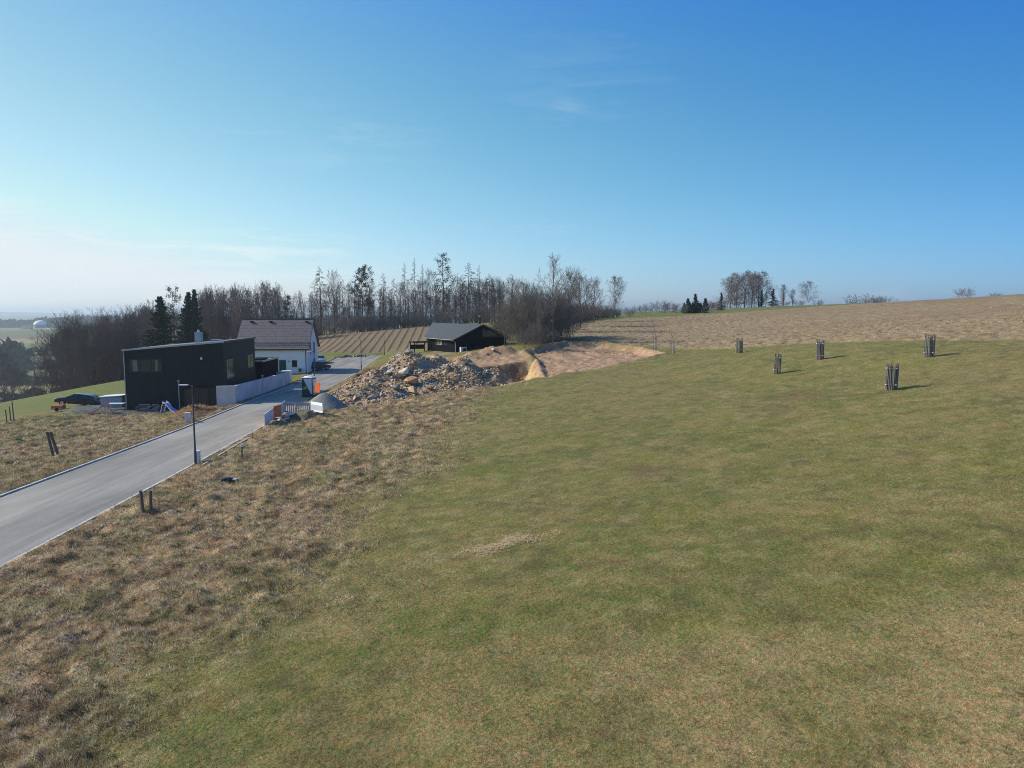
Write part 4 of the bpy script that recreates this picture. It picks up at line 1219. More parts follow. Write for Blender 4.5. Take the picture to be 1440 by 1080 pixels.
m = MB(); m.box(8.7, 10.1, -.04, -.0145, .05, 2.4); m.build('garage_door', M_frame_d, H)
m = MB(); m.box(5.7, 10.25, -.35, -.0145, 2.45, 2.58); m.build('canopy', M_dark, H)
m = MB(); m.tube((8.0, -.06, 5.55), (8.0, -.015, 5.55), .13, n=14); m.box(7.9, 8.1, -.09, -.0145, 5.68, 5.74); m.build('wall_lamp', M_plast, H)
# road side
window(H, .9, 2.9, 3.3, 5.35, WX, 'x', 1, frame=M_frame_w, mull=2, curtain=None)
window(H, 3.1, 3.5, 3.3, 5.35, WX, 'x', 1, frame=M_frame_d)
window(H, 8.4, 10.4, 3.9, 5.4, WX, 'x', 1, frame=M_frame_w, mull=1)
m = MB(); m.tube((5.62, -.28, 0), (5.62, -.28, 3.1), .055); m.ball((5.62, -.28, 3.18), .15, 12); dp = m.build('vent_pipe', M_steel, H, True)

def annex():
    A = empty('garage_annex', (-37.2, 88.0, -10.0), RZ)
    tag(A, 'low black flat-roofed garage with pale roof rim, behind the grey garden wall', 'garage')
    m = MB(); m.box(0, 6.1, 0, 7.5, 0, 3.75); m.build('wall', M_dark2, A)
    m = MB(); m.box(-.08, 6.18, -.08, -.002, 3.72, 3.92); m.box(6.102, 6.18, 0, 7.5, 3.72, 3.92); m.box(-.08, -.002, 0, 7.5, 3.72, 3.92); m.box(-.08, 6.18, 7.502, 7.58, 3.72, 3.92)
    m.build('roof_rim', M_rim, A)
    m = MB(); m.box(0, 6.1, 0, 7.5, 3.751, 3.80); m.build('roof', M_flat, A)
    m = MB(); m.box(4.2, 5.6, 2.0, 4.4, 3.801, 4.0, .03); m.build('planter', M_dark2, A)
annex()

# --- grey garden wall running along the road
def road_wall():
    e = empty('garden_wall', (-29, 74, -9.6)); tag(e, 'long grey concrete retaining wall between the dark house and the road', 'wall')
    pts = [(-30.55, 73.0), (-28.75, 73.4), (-28.75, 76.0), (-29.5, 94.0), (-31.2, 94.1)]
    tops = [-7.72, -7.72, -7.72, -8.02, -8.02]
    m = MB(); cap = MB(); th = .25
    for i in range(4):
        a, b_ = Vector(pts[i]), Vector(pts[i + 1]); d = (b_ - a).normalized(); n = Vector((-d.y, d.x))
        if i in (0, 1, 2): b_ = b_ + d * (.0)
        q = [a, b_, b_ + n * th, a + n * th]
        def zt(v): return tops[i] + (tops[i + 1] - tops[i]) * ((v - a).dot(d) / max(.01, (b_ - a).length))
        for mm_, lo, hi in ((m, None, 0), (cap, 0.002, .05)):
            bmm = bmesh.new()
            t_ = [bmm.verts.new((v.x - e.location.x, v.y - e.location.y, zt(v) + hi - e.location.z)) for v in q]
            b2 = [bmm.verts.new((v.x - e.location.x, v.y - e.location.y, (-10.6 if lo is None else zt(v) + lo) - e.location.z)) for v in q]
            bmm.faces.new(t_); bmm.faces.new(b2[::-1])
            for k in range(4): bmm.faces.new((t_[k], b2[k], b2[(k + 1) % 4], t_[(k + 1) % 4]))
            bmesh.ops.recalc_face_normals(bmm, faces=bmm.faces); mm_._add(bmm)
    m.build('wall', M_conc, e); cap.build('coping', mat('coping', (.62, .60, .57), var=.1), e)
road_wall()

# --- white gabled house
W = empty('white_house', (-41.6, 107.6, -9.75), math.radians(5.0))
tag(W, 'white rendered house with a steep brown-purple tiled gable roof, behind the dark house', 'house')
LX, LY, EV, RG = 10.4, 8.6, 4.35, 8.45
m = MB(); m.prism([(0, 0), (LY, 0), (LY, EV), (LY / 2, RG - .12), (0, EV)], 0, LX, 'x'); m.build('wall', M_render, W)
rs = (RG - EV) / (LY / 2); oe = .42
rf = slab('roof', (-.3, -oe, EV - oe * rs + .12), (LX + .3, -oe, EV - oe * rs + .12), (LX + .3, LY / 2, RG + .12), (-.3, LY / 2, RG + .12), .16, M_tile, W)
slab('roof', (LX + .3, LY + oe, EV - oe * rs + .12), (-.3, LY + oe, EV - oe * rs + .12), (-.3, LY / 2 + .002, RG + .119), (LX + .3, LY / 2 + .002, RG + .119), .16, M_tile, W)
m = MB(); m.tube((-.3, LY / 2, RG + .13), (LX + .3, LY / 2, RG + .13), .10, n=8); m.build('ridge', M_tile, rf)
m = MB()
for i in range(34):                                 # snow guards above the eave
    x = -.1 + i * (LX + .2) / 33; y = .12; z = EV + y * rs + .13
    m.box(x - .05, x + .05, y - .03, y + .03, z, z + .15)
    y = .48; z = EV + y * rs + .13; x += .15
    m.box(x - .05, x + .05, y - .03, y + .03, z, z + .13)
m.build('snow_guards', M_black, rf)
for i, x in enumerate((1.3, 4.2, 9.7)):
    y = LY / 2 - .55; z = RG - .55 * rs + .13
    m = MB(); m.box(x - .25, x + .25, y - .16, y + .12, z, z + .22, .03); m.build('vent_tile', M_black, rf)
m = MB(); m.tube((-.3, -oe - .05, EV - oe * rs + .02), (LX + .3, -oe - .05, EV - oe * rs + .02), .075, n=8); gt = m.build('gutter', M_black, W)
m = MB(); m.tube((LX - .25, -.08, 0), (LX - .25, -.08, EV - .25), .05, n=8); m.build('downpipe', M_frame_d, W)
m = MB(); m.prism([(-.0, 0), (LY / 2 + oe, rs * (LY / 2 + oe)), (LY / 2 + oe, rs * (LY / 2 + oe) + .2), (0, .2)], LX + .302, LX + .34, 'x')
o = m.build('verge_board', M_black, W); o.location = (0, -oe, EV - oe * rs - .06)
m = MB(); m.prism([(0, 0), (-(LY / 2 + oe), rs * (LY / 2 + oe)), (-(LY / 2 + oe), rs * (LY / 2 + oe) + .2), (0, .2)], LX + .302, LX + .34, 'x')
o = m.build('verge_board', M_black, W); o.location = (0, LY + oe, EV - oe * rs - .06)
window(W, 4.0, 5.4, 1.3, 2.35, 0, frame=M_frame_d, sill=True)
m = MB(); m.box(6.15, 7.15, -.05, -.002, .1, 2.35); d_ = m.build('door', M_green, W)
m = MB(); m.box(6.1, 7.2, -.10, -.002, 2.355, 2.42); m.build('door_head', M_rim, d_)
m = MB(); m.tube((7.03, -.09, 1.15), (7.03, -.051, 1.15), .03); m.build('handle', M_rim, d_)
window(W, 8.05, 8.8, 1.35, 2.35, 0, frame=M_frame_d, sill=True)
m = MB(); m.box(9.0, 9.5, -.5, -.002, 1.0, 1.08); m.box(9.15, 9.35, -.4, -.002, .6, .998); m.build('letter_box', M_frame_d, W)
m = MB(); m.ball((5.75, -.08, 2.2), .09, 8); m.ball((7.6, -.08, 2.2), .09, 8); m.build('wall_lamps', M_frame_d, W)
window(W, 1.9, 2.8, 3.1, 4.9, LX, 'x', 1, frame=M_frame_d)
window(W, 4.9, 5.8, 3.1, 4.9, LX, 'x', 1, frame=M_frame_d)
window(W, 4.6, 5.7, .9, 2.3, LX, 'x', 1, frame=M_frame_d, sill=True)

# --- black cabin
Bc = empty('black_cabin', (-8.85, 112.0, -6.75), math.radians(29))
tag(Bc, 'low black timber cabin with a shallow grey shingle roof, beyond the rubble heap', 'house')
GX_, LY2, EV2 = 9.0, 11.7, 2.55; RG2 = EV2 + 2.05
b = bmesh.new()          # the far end is cut at an angle: the ridge runs on beyond the near eave
n_ = [b.verts.new(p_) for p_ in ((0, 0, 0), (GX_, 0, 0), (GX_, 0, EV2), (GX_ / 2, 0, RG2 - .1), (0, 0, EV2))]
f_ = [b.verts.new(p_) for p_ in ((0, LY2, 0), (GX_, LY2 + 12, 0), (GX_, LY2 + 12, EV2), (GX_ / 2, LY2 + 8, RG2 - .1), (0, LY2, EV2))]
b.faces.new(n_); b.faces.new(f_[::-1])
for i in range(5): b.faces.new((n_[i], f_[i], f_[(i + 1) % 5], n_[(i + 1) % 5]))
bmesh.ops.recalc_face_normals(b, faces=b.faces)
m = MB(); m._add(b); m.build('wall', M_dark2, Bc)
r2 = (RG2 - EV2) / (GX_ / 2); o2 = .6
slab('roof', (-o2, LY2 + .3, EV2 - o2 * r2 + .1), (-o2, -.55, EV2 - o2 * r2 + .1), (GX_ / 2, -.55, RG2 + .1), (GX_ / 2, LY2 + 8.5, RG2 + .1), .14, M_shing, Bc)
rr_ = slab('roof', (GX_ + o2, -.55, EV2 - o2 * r2 + .1), (GX_ + o2, LY2 + 12.5, EV2 - o2 * r2 + .1), (GX_ / 2 + .002, LY2 + 8.5, RG2 + .099), (GX_ / 2 + .002, -.55, RG2 + .099), .14, M_shing, Bc)
m = MB()
for i in range(14):
    u = (i + .5) / 14; x = GX_ / 2 + u * (GX_ / 2 + o2); z = RG2 + .1 - (x - GX_ / 2) * r2
    m.box(x - .07, x + .07, -.60, -.35, z, z + .16)
m.build('roof_brackets', M_black, rr_)
for sx_ in (-1, 1):
    m = MB()
    pts = [(GX_ / 2, RG2 - .12), (GX_ / 2, RG2 + .08), (GX_ / 2 + sx_ * (GX_ / 2 + o2), EV2 - o2 * r2 + .08), (GX_ / 2 + sx_ * (GX_ / 2 + o2), EV2 - o2 * r2 - .12)]
    m.prism(pts, -.60, -.552, 'y'); m.build('verge_board', M_black, Bc)
m = MB(); m.tube((4.9, 1.4, RG2 - .3), (4.9, 1.4, RG2 + 1.25), .17, n=12); cc_ = m.build('chimney', M_black, Bc)
m = MB(); m.tube((4.9, 1.4, RG2 + 1.26), (4.9, 1.4, RG2 + 1.5), .15, .19, n=12); m.build('chimney_cap', mat('bright_metal', (.75, .76, .78), rough=.25, metal=.9, var=.05), cc_)
m = MB(); m.prism([(4.65, EV2 + .1), (8.3, EV2 + .1), (4.65, RG2 - .35)], -.06, -.002, 'y'); wn = m.build('gable_window', M_frame_d, Bc)
m = MB(); m.prism([(4.77, EV2 + .2), (7.85, EV2 + .2), (4.77, RG2 - .6)], -.075, -.061, 'y'); m.build('pane', glass_mat('green_glass', (.07, .09, .08), .12), wn)
# the long side faces the photo: windows in its shade
window(Bc, 3.2, 5.0, 1.3, 2.1, 0, 'x', -1, frame=M_frame_d)
window(Bc, 5.4, 7.9, 1.3, 2.1, 0, 'x', -1, frame=M_frame_w, mull=2, curtain=[(5.5, 6.1), (6.8, 7.2)])
m = MB(); m.tube((-o2 - .06, -.3, EV2 - o2 * r2), (-o2 - .06, LY2 + .2, EV2 - o2 * r2), .06, n=8); m.build('gutter', M_frame_w, Bc)
m = MB(); m.tube((-o2 - .05, -.2, EV2 - o2 * r2 - .05), (-.08, -.12, EV2 - .65), .05); m.tube((-.08, -.12, EV2 - .65), (-.08, -.12, .0), .05); m.build('downpipe', M_frame_w, Bc)
m = MB(); m.tube((GX_ + o2 + .05, -.3, EV2 - o2 * r2), (GX_ + .1, -.12, EV2 - .7), .05); m.tube((GX_ + .1, -.12, EV2 - .7), (GX_ + .1, -.12, .6), .05); m.build('downpipe', M_frame_w, Bc)

def at(parent, x, y, z=0):
    return parent.matrix_basis @ Vector((x, y, z)) if False else (Matrix.Translation(parent.location) @ Matrix.Rotation(parent.rotation_euler.z, 4, 'Z')) @ Vector((x, y, z))
e = empty('heat_pump', at(Bc, .9, -.8, .35), Bc.rotation_euler.z); tag(e, 'small white heat pump box against the black cabin gable', 'heat pump')
m = MB(); m.box(-.5, .5, -.25, .25, 0, .85, .03); m.build('case', M_plast, e)
m = MB(); m.tube((.1, -.27, .43), (.1, -.251, .43), .3, n=16); m.build('grille', M_frame_d, e)
# timber pergola to its left
e = empty('pergola', P(590, 491, 121), math.radians(29)); e.scale = (.8, .8, .75); tag(e, 'low black timber pergola at the left corner of the black cabin', 'pergola')
for x in (-1.6, 1.6):
    for y in (-1.2, 1.2):
        m = MB(); m.box(x - .07, x + .07, y - .07, y + .07, -.8, 1.5); m.build('post', M_dark2, e)
m = MB(); m.box(-1.9, 1.9, -1.28, -1.14, 1.502, 1.66); m.box(-1.9, 1.9, 1.14, 1.28, 1.502, 1.66); m.build('beam', M_dark2, e)
m = MB()
for i in range(8): m.box(-1.75 + i * .5, -1.67 + i * .5, -1.5, 1.5, 1.662, 1.76)
m.build('rafters', M_dark2, e)
m = MB(); m.box(-1.5, 1.5, 1.16, 1.2, .0, 1.0); m.build('screen', M_dark2, e)

# ------------------------------------------------------------------ street lamps
M_pole = mat('dark_grey_steel', (.085, .092, .10), rough=.45, var=.1, metal=.3)
M_head = mat('light_grey_head', (.50, .52, .55), rough=.35, var=.05)
def lamp(x, y, h, label, z=None, ang=math.pi):
    e = empty('street_lamp', (x, y, (road_z(y) if z is None else z) - .02), ang); tag(e, label, 'street lamp', 'street lamps along the road')
    m = MB(); m.tube((0, 0, 0), (0, 0, .9), .085, .08, 12); m.tube((0, 0, .9), (0, 0, h), .058, .04, 12); m.build('pole', M_pole, e, True)
    m = MB(); m.tube((0, 0, h - .05), (.28, 0, h + .02), .03); m.build('arm', M_pole, e, True)
    m = MB(); m.box(.22, .78, -.13, .13, h - .02, h + .06, .025); hd = m.build('lamp_head', M_head, e)
    m = MB(); m.box(.35, .72, -.09, .09, h - .035, h - .021); m.build('lens', mat('lens', (.6, .6, .58), rough=.2, var=.02), hd)
    return e
lamp(-19.72, 43.6, 5.0, 'tall slim street lamp nearest the camera, at the near kerb beside a small white cabinet')
lamp(-22.35, 80.2, 5.0, 'street lamp standing beside the portable toilet, second nearest')
lamp(-24.1, 113.4, 4.9, 'street lamp beyond the shadow of the white house, with the furrowed slope behind it')
lamp(-25.6, 142.5, 5.0, 'farthest thin street lamp, showing above the top of the rubble heap', z=-9.0)

# cabinets and bollards
def cabinet(px, py, Y, w_, h_, label, rz=0.1, mt=M_plast):
    x, y, z = P(px, py, Y)
    e = empty('utility_cabinet', (x, y, z), rz); tag(e, label, 'utility cabinet')
    m = MB(); m.box(-w_ / 2, w_ / 2, -.16, .16, 0, h_ * .97, .01); b_ = m.build('case', mt, e)
    m = MB(); m.box(-w_ / 2 - .03, w_ / 2 + .03, -.19, .19, h_ * .972, h_ * 1.03, .01); m.build('lid', mt, e)
    m = MB(); m.box(-.006, .006, -.166, -.1605, .08, h_ * .93); m.build('door_seam', M_frame_d, e)
cabinet(277.5, 650, 44.2, .32, .72, 'small white utility cabinet at the foot of the nearest street lamp')
cabinet(264.5, 594, 61.0, .40, .85, 'pale grey utility cabinet on the far verge in front of the dark house')
cabinet(397.5, 543, 85.0, .26, .85, 'narrow pale cabinet at the foot of the grey garden wall by the road')
# thin white pole with a small head behind the garden wall
x, y, z = P(372, 545, 79.5)
e = empty('garden_lamp', (x - .2, y, -9.6)); tag(e, 'thin pale garden lamp rising just behind the grey garden wall', 'lamp')
m = MB(); m.tube((0, 0, 0), (0, 0, 2.35), .03); m.build('pole', M_steel, e, True)
m = MB(); m.ball((0, 0, 2.42), .11, 10); m.build('lamp_head', M_head, e, True)

# ------------------------------------------------------------------ portable toilet
def decal(pts, y0, y1, name, m_, parent, axis='y'):
    m = MB(); m.prism(pts, y0, y1, axis); return m.build(name, m_, parent)
x, y, z = P(435, 558, 79.0)
e = empty('portable_toilet', (x - .1, y + .4, road_z(y)), math.radians(-8)); tag(e, 'portable toilet cabin with a white roof and green and white sides, standing on the road', 'portable toilet')
M_cab = mat('dark_green_plastic', (.022, .045, .040), rough=.5, var=.1)
m = MB(); m.box(-.6, .6, -.6, .6, .12, 2.1, .02); m.build('cabin', M_cab, e)
m = MB(); m.box(-.62, .62, -.62, .62, .0, .118); m.build('skid', M_black, e)
m = MB(); m.box(-.63, .63, -.63, .63, 2.102, 2.2, .03); m.ball((0, 0, 2.2), .52, 16, (1, 1, .28)); m.build('roof', mat('white_roof', (.85, .86, .88), rough=.5, var=.03), e)
decal([(-.42, 2.05), (.57, 2.05), (.57, .35), (.45, .35)], -.612, -.6005, 'side_panel', M_plast, e)
decal([(-.52, 1.0), (-.1, 1.25), (.08, .95), (-.52, .75)], -.612, -.6005, 'green_panel', mat('lime_panel', (.16, .30, .05), rough=.5, var=.2), e)
m = MB(); m.box(.602, .63, -.45, .45, .2, 2.0); d_ = m.build('door', M_plast, e)
m = MB(); m.box(.631, .66, -.38, -.30, 1.0, 1.2); m.build('handle', M_black, d_)
m = MB(); m.tube((.3, .3, 2.2), (.3, .3, 2.55), .05); m.build('vent_pipe', M_plast, e)

# ------------------------------------------------------------------ plastic barriers round the roadside pit
M_bw = mat('shade_lilac_white_plastic', (.66, .64, .68), rough=.5, var=.08)  # white plastic with the lilac-grey of shade mixed into its colour
M_bo = mat('orange_barrier_plastic', (.62, .14, .035), rough=.5, var=.12)
M_gr = mat('grey_barrier_plastic', (.42, .43, .46), rough=.55, var=.08)
def barrier(p0, p1, z0, z1, h, col, label, slots=True, solid=False):
    a = Vector((*p0, z0)); b_ = Vector((*p1, z1)); L_ = (b_.xy - a.xy).length; ang = math.atan2(p1[1] - p0[1], p1[0] - p0[0])
    e = empty('plastic_barrier', a, ang); tag(e, label, 'barrier', 'plastic barriers round the roadside pit')
    sl = (z1 - z0) / L_
    def zz(x, h_): return h_ + sl * x
    m = MB()
    for (h0, h1) in ((.08, .2), (h - .26, h)):
        m.prism([(0, zz(0, h0)), (L_, zz(L_, h0)), (L_, zz(L_, h1)), (0, zz(0, h1))], -.03, .03, 'y')
    if solid: m.prism([(0, zz(0, .2)), (L_, zz(L_, .2)), (L_, zz(L_, h - .26)), (0, zz(0, h - .26))], -.015, .015, 'y')
    o = m.build('rail', col, e)
    if not solid:
        n = max(4, int(L_ / .17))
        m = MB()
        for i in range(n + 1):
            x = i * (L_ - .07) / n
            m.prism([(x, zz(x, .2)), (x + .07, zz(x, .2)), (x + .07, zz(x, h - .26)), (x, zz(x, h - .26))], -.02, .02, 'y')
        m.build('bars', col, e)
    for x in (.1, L_ - .1):
        m = MB(); m.box(x - .05, x + .05, -.3, .3, zz(x, 0), zz(x, .06)); m.build('foot', M_black, e)
def bp_(px, py, Y): x, y, z = P(px, py, Y); return (x, y), z
(a, za), (b_, zb) = bp_(372.5, 600, 58.6), bp_(385, 590, 61.0); barrier(a, b_, za, zb, 1.05, M_bw, 'white barrier panel, its colour given the lilac of shade, at the near left end of the row by the kerb', solid=True)
(a, za), (b_, zb) = bp_(385.6, 589, 60.9), bp_(395, 586, 62.6); barrier(a, b_, za, zb, 1.1, M_bo, 'orange barrier panel between two white ones by the kerb', solid=True)
(a, za), (b_, zb) = bp_(395.5, 585, 62.6), bp_(401, 579, 65.0); barrier(a, b_, za, zb, 1.05, M_gr, 'grey barrier panel turning the corner right of the orange one', solid=True)
(a, za), (b_, zb) = bp_(401.5, 583, 65.0), bp_(416, 583, 65.2); barrier(a, b_, za, zb, 1.1, M_gr, 'grey slotted barrier panel at the back of the pit, with daylight through its slots')
(a, za), (b_, zb) = bp_(416.5, 583, 65.2), bp_(436, 583, 65.4); barrier(a, b_, za, zb, 1.1, M_gr, 'long grey barrier panel at the back of the pit, left of the bright white one')
(a, za), (b_, zb) = bp_(438, 579, 64.6), bp_(454, 582, 62.0); barrier(a, b_, za, zb, .95, mat('bright_white_plastic', (.86, .86, .86), rough=.5, var=.04), 'bright white slatted barrier panel in front of the grey gravel heap')
(a, za), (b_, zb) = bp_(443, 553, 77.0), bp_(450, 553, 76.0); barrier(a, b_, za, zb, 1.15, M_bo, 'small orange barrier panel standing just right of the portable toilet', solid=True)
# boards and dark debris lying in the pit
g = np.random.default_rng(12)
for i, (px, py, Y, w_, l_, col, lab) in enumerate(((397, 592, 61.5, .5, 1.3, M_plast, 'pale board lying nearest the orange barrier'), (388, 597, 60, .35, .9, M_plast, 'small pale sheet lying at the near end of the barriers'),
                                    (404, 586, 63, .6, 1.5, M_bw, 'whitish panel lying flat beneath the slotted barrier'), (392, 595, 60.5, .7, 1.7, M_black, 'black sheet crumpled in front of the orange barrier'))):
    x, y, z = P(px, py, Y); e = empty('loose_board', (x, y, z + .12), g.uniform(0, 3)); e.rotation_euler = (g.uniform(-.2, .2), g.uniform(-.25, .1), g.uniform(-.6, .6)); tag(e, lab, 'board')
    m = MB(); m.box(-l_ / 2, l_ / 2, -w_ / 2, w_ / 2, 0, .05, .01); m.build('board', col, e)
# dark spoil in the pit
def mound_mesh(name, cx_, cy_, r, h, seed, mat_, cols, base=None, rough_=.12, n=46, power=1.0, rx=1.0, ry=1.0):
    a = np.linspace(-1.15, 1.15, n); X, Y = np.meshgrid(a, a); d = np.hypot(X, Y)
    x = cx_ + X * r * rx; y = cy_ + Y * r * ry
    gz_ = ground(x.ravel(), y.ravel()).reshape(x.shape)
    prof = np.clip(1 - d, -.2, 1) ** 1 if power == 1 else np.where(d < 1, np.clip(1 - d, 0, 1) ** power, -.1)
    z = (gz_ if base is None else np.minimum(gz_ * 0 + base, 99)) + h * (prof - .10 * np.exp(-(d / .18) ** 2)) + (fbm(x, y, r * .5, 4, seed, .6) - .5) * rough_
    z = np.where(d > 1.05, np.minimum(z, gz_) - .1, z)
    i_ = np.arange(n * n).reshape(n, n); q = np.stack([i_[:-1, :-1], i_[:-1, 1:], i_[1:, 1:], i_[1:, :-1]], -1).reshape(-1)
    t_ = fbm(x.ravel(), y.ravel(), r * .35, 3, seed + 3)
    c = cols[0][None, :] * (1 - t_[:, None]) + cols[1][None, :] * t_[:, None]
    me = np_mesh(name, np.stack([x.ravel(), y.ravel(), z.ravel()], -1), q, 4, c, smooth=True)
    return link_mesh(name, me, mat_)
M_soil = attr_mat('loose_soil', fine=.35, fscale=9, bump=.9, bdist=.06, bscale=16)
x, y, _ = P(454, 573, 68.4)
tag(mound_mesh('gravel_heap', -18.2, 68.6, 2.5, 1.95, 3, M_soil, (srgb(120, 119, 112), srgb(148, 146, 136)), base=-9.5, rough_=.16), 'grey-green conical heap of gravel at the kerb, left foot of the rubble', 'gravel heap')
tag(mound_mesh('soil_heap', -18.6, 63.4, 1.7, .8, 5, M_soil, (srgb(92, 84, 66), srgb(124, 116, 92)), rough_=.3), 'low dark soil heap inside the ring of barriers', 'soil heap')

# ------------------------------------------------------------------ the rubble heap
hxs = np.arange(-21.5, 1.0, .16); hys = np.arange(70, 102.5, .16)
X, Y = np.meshgrid(hxs, hys)
hh = heap_h(X, Y)
gz_ = ground(X.ravel(), Y.ravel()).reshape(X.shape)
def heap_z(x, y):
    return -9.35 + heap_h(x, y) + (fbm(x, y, 2.4, 4, 61, .55) - .5) * 1.5 + (fbm(x, y, .7, 3, 62) - .5) * .35
hz = heap_z(X, Y)
up_ = hz > gz_ - .15
i_ = np.arange(X.size).reshape(X.shape)
q = np.stack([i_[:-1, :-1], i_[:-1, 1:], i_[1:, 1:], i_[1:, :-1]], -1).reshape(-1, 4)
keep = up_.ravel()[q].any(1) & (in_poly(X.ravel()[q[:, 0]], Y.ravel()[q[:, 0]], ROAD_POLY) < 1.2)
q = q[keep]
def heap_col(x, y):
    x = np.asarray(x, float); y = np.asarray(y, float)
    n = len(x)
    c = np.tile(srgb(176, 148, 116)[None, :], (n, 1))
    a = fbm(x, y, 4.5, 3, 63); b = fbm(x, y, 1.2, 3, 64)
    c = mixc(c, sstep(.45, .7, b) * .7, srgb(140, 122, 102))
    c = mixc(c, sstep(.52, .64, a) * .7, srgb(128, 126, 120))
    for px, py, rx, ry, col, am in ((-9.0, 83.5, 2.2, 1.8, srgb(138, 136, 132), 1), (-6.2, 85.6, 1.6, 1.2, srgb(140, 138, 134), 1), (-3.8, 84.2, 1.8, 2.4, srgb(98, 100, 98), .9),
                                (-9.5, 76.6, 1.4, 1.3, srgb(110, 112, 106), .8), (-13.6, 92.5, 2.8, 2.0, srgb(176, 172, 162), .9), (-11.5, 81.5, 1.6, 1.2, srgb(104, 94, 82), .7), (-7, 79.4, 1.4, 1.6, srgb(148, 116, 84), .7)):
        t = np.exp(-(((x - px) / rx) ** 2 + ((y - py) / ry) ** 2)); c = mixc(c, sstep(.3, .7, t + (b - .5) * .5) * am, col)
    return c
u, inv = np.unique(q.ravel(), return_inverse=True)
me = np_mesh('rubble_heap', np.stack([X.ravel(), Y.ravel(), hz.ravel()], -1)[u], inv, 4, heap_col(X.ravel()[u], Y.ravel()[u]) * .98, smooth=True)
tag(link_mesh('rubble_heap', me, M_soil), 'large heap of tan and grey broken rock and earth beside the end of the road', 'rubble heap', kind='stuff')

def rock_mesh(seed, flat=.7):
    r = random.Random(seed); b = bmesh.new()
    for i in range(15):
        v = Vector((r.gauss(0, 1), r.gauss(0, 1), r.gauss(0, 1))).normalized() * r.uniform(.75, 1.0)
        b.verts.new((v.x * r.uniform(.8, 1.1), v.y * .82, v.z * flat))
    h = bmesh.ops.convex_hull(b, input=b.verts)
    bmesh.ops.delete(b, geom=[v for v in b.verts if not v.link_faces], context='VERTS')
    bmesh.ops.triangulate(b, faces=b.faces)
    return b
rocks = []
for i in range(10):
    b = rock_mesh(i, .55 + .04 * i); b.verts.ensure_lookup_table()
    rocks.append((np.array([tuple(v.co) for v in b.verts]), np.array([[v.index for v in f.verts] for f in b.faces])))
    b.free()
def rock_cloud(name, n, smin, smax, seed, label, where, colf, power=2.2):
    g = np.random.default_rng(seed); Vs, Fs, Cs = [], [], []; off = 0
    x, y, z = where(g, n)
    c = colf(x, y)
    for i in range(len(x)):
        rv_, rf_ = rocks[g.integers(0, 10)]
        s = smin * (smax / smin) ** (g.random() ** power)
        a, b_ = g.random() * 6.283, g.normal(0, .5)
        ca, sa, cb, sb = math.cos(a), math.sin(a), math.cos(b_), math.sin(b_)
        Rm = np.array([[ca, -sa * cb, sa * sb], [sa, ca * cb, -ca * sb], [0, sb, cb]])
        Vs.append((rv_ * s) @ Rm.T + np.array([x[i], y[i], z[i] + s * .22])); Fs.append(rf_ + off); off += len(rv_)
        hue = g.random(); k = np.clip(g.normal(1.16, .26), .5, 1.7) * np.array([1.04, .99, .91])
        cc_ = c[i] * k if hue < .80 else (srgb(214, 194, 168) if hue < .94 else srgb(132, 122, 110)) * k
        Cs.append(np.tile(cc_, (len(rv_), 1)))
    me = np_mesh(name, np.concatenate(Vs), np.concatenate(Fs).ravel(), 3, np.clip(np.concatenate(Cs), 0, .75))
    return tag(link_mesh(name, me, M_rock), label, 'stones', kind='stuff')
M_rock = attr_mat('broken_rock', fine=.25, fscale=3, bump=.6, bdist=.05, bscale=7)
def on_heap(g, n):
    X_, Y_, Z_ = [], [], []
    k = 0
    while k < n:
        x = g.uniform(-21, 0, n * 2); y = g.uniform(70, 100, n * 2)
        h = heap_h(x, y); z = heap_z(x, y); gg = ground(x, y)
        ok = (z > gg - .05) & (in_poly(x, y, ROAD_POLY) < .4)
        # fewer stones where the heap is smooth grey fines
        sm = np.exp(-(((x + 9) / 1.9) ** 2 + ((y - 83.5) / 1.5) ** 2)) + np.exp(-(((x + 6.2) / 1.5) ** 2 + ((y - 85.6) / 1.1) ** 2))
        ok &= g.random(len(x)) > sm
        X_.append(x[ok]); Y_.append(y[ok]); Z_.append(z[ok]); k += ok.sum()
    return np.concatenate(X_)[:n], np.concatenate(Y_)[:n], np.concatenate(Z_)[:n]
rock_cloud('loose_rubble', 10500, .05, .24, 8, 'mass of small broken stones covering the rubble heap', on_heap, heap_col, 1.6)
def on_pit(g, n):
    x = g.uniform(-5, 2.0, n); y = g.uniform(74, 91, n); return x, y, ground(x, y)
rock_cloud('pit_stones', 520, .05, .24, 9, 'loose stones scattered over the floor and slopes of the dug pit', on_pit, lambda x, y: np.tile(srgb(186, 162, 132), (len(x), 1)))
def on_plat(g, n):
    x = g.uniform(-9, 20, n * 3); y = g.uniform(78, 110, n * 3); m = masks(x, y); ok = (m[4] > .6) & (x > -9)
    x, y = x[ok][:n], y[ok][:n]; return x, y, ground(x, y)
rock_cloud('clods', 700, .03, .17, 10, 'clods and stones scattered over the levelled earth platform', on_plat, lambda x, y: np.tile(srgb(180, 148, 120), (len(x), 1)))
def on_field(g, n):
    y = 60 * (150 / 60) ** g.random(n * 6); x = g.uniform(8, 110, n * 6); m = masks(x, y); ok = m[2] > .8
    x, y = x[ok][:n], y[ok][:n]; return x, y, ground(x, y)
rock_cloud('field_clods', 3400, .04, .15, 11, 'clods of turned earth over the ploughed field', on_field, lambda x, y: np.tile(srgb(156, 134, 108), (len(x), 1)), 1.4)

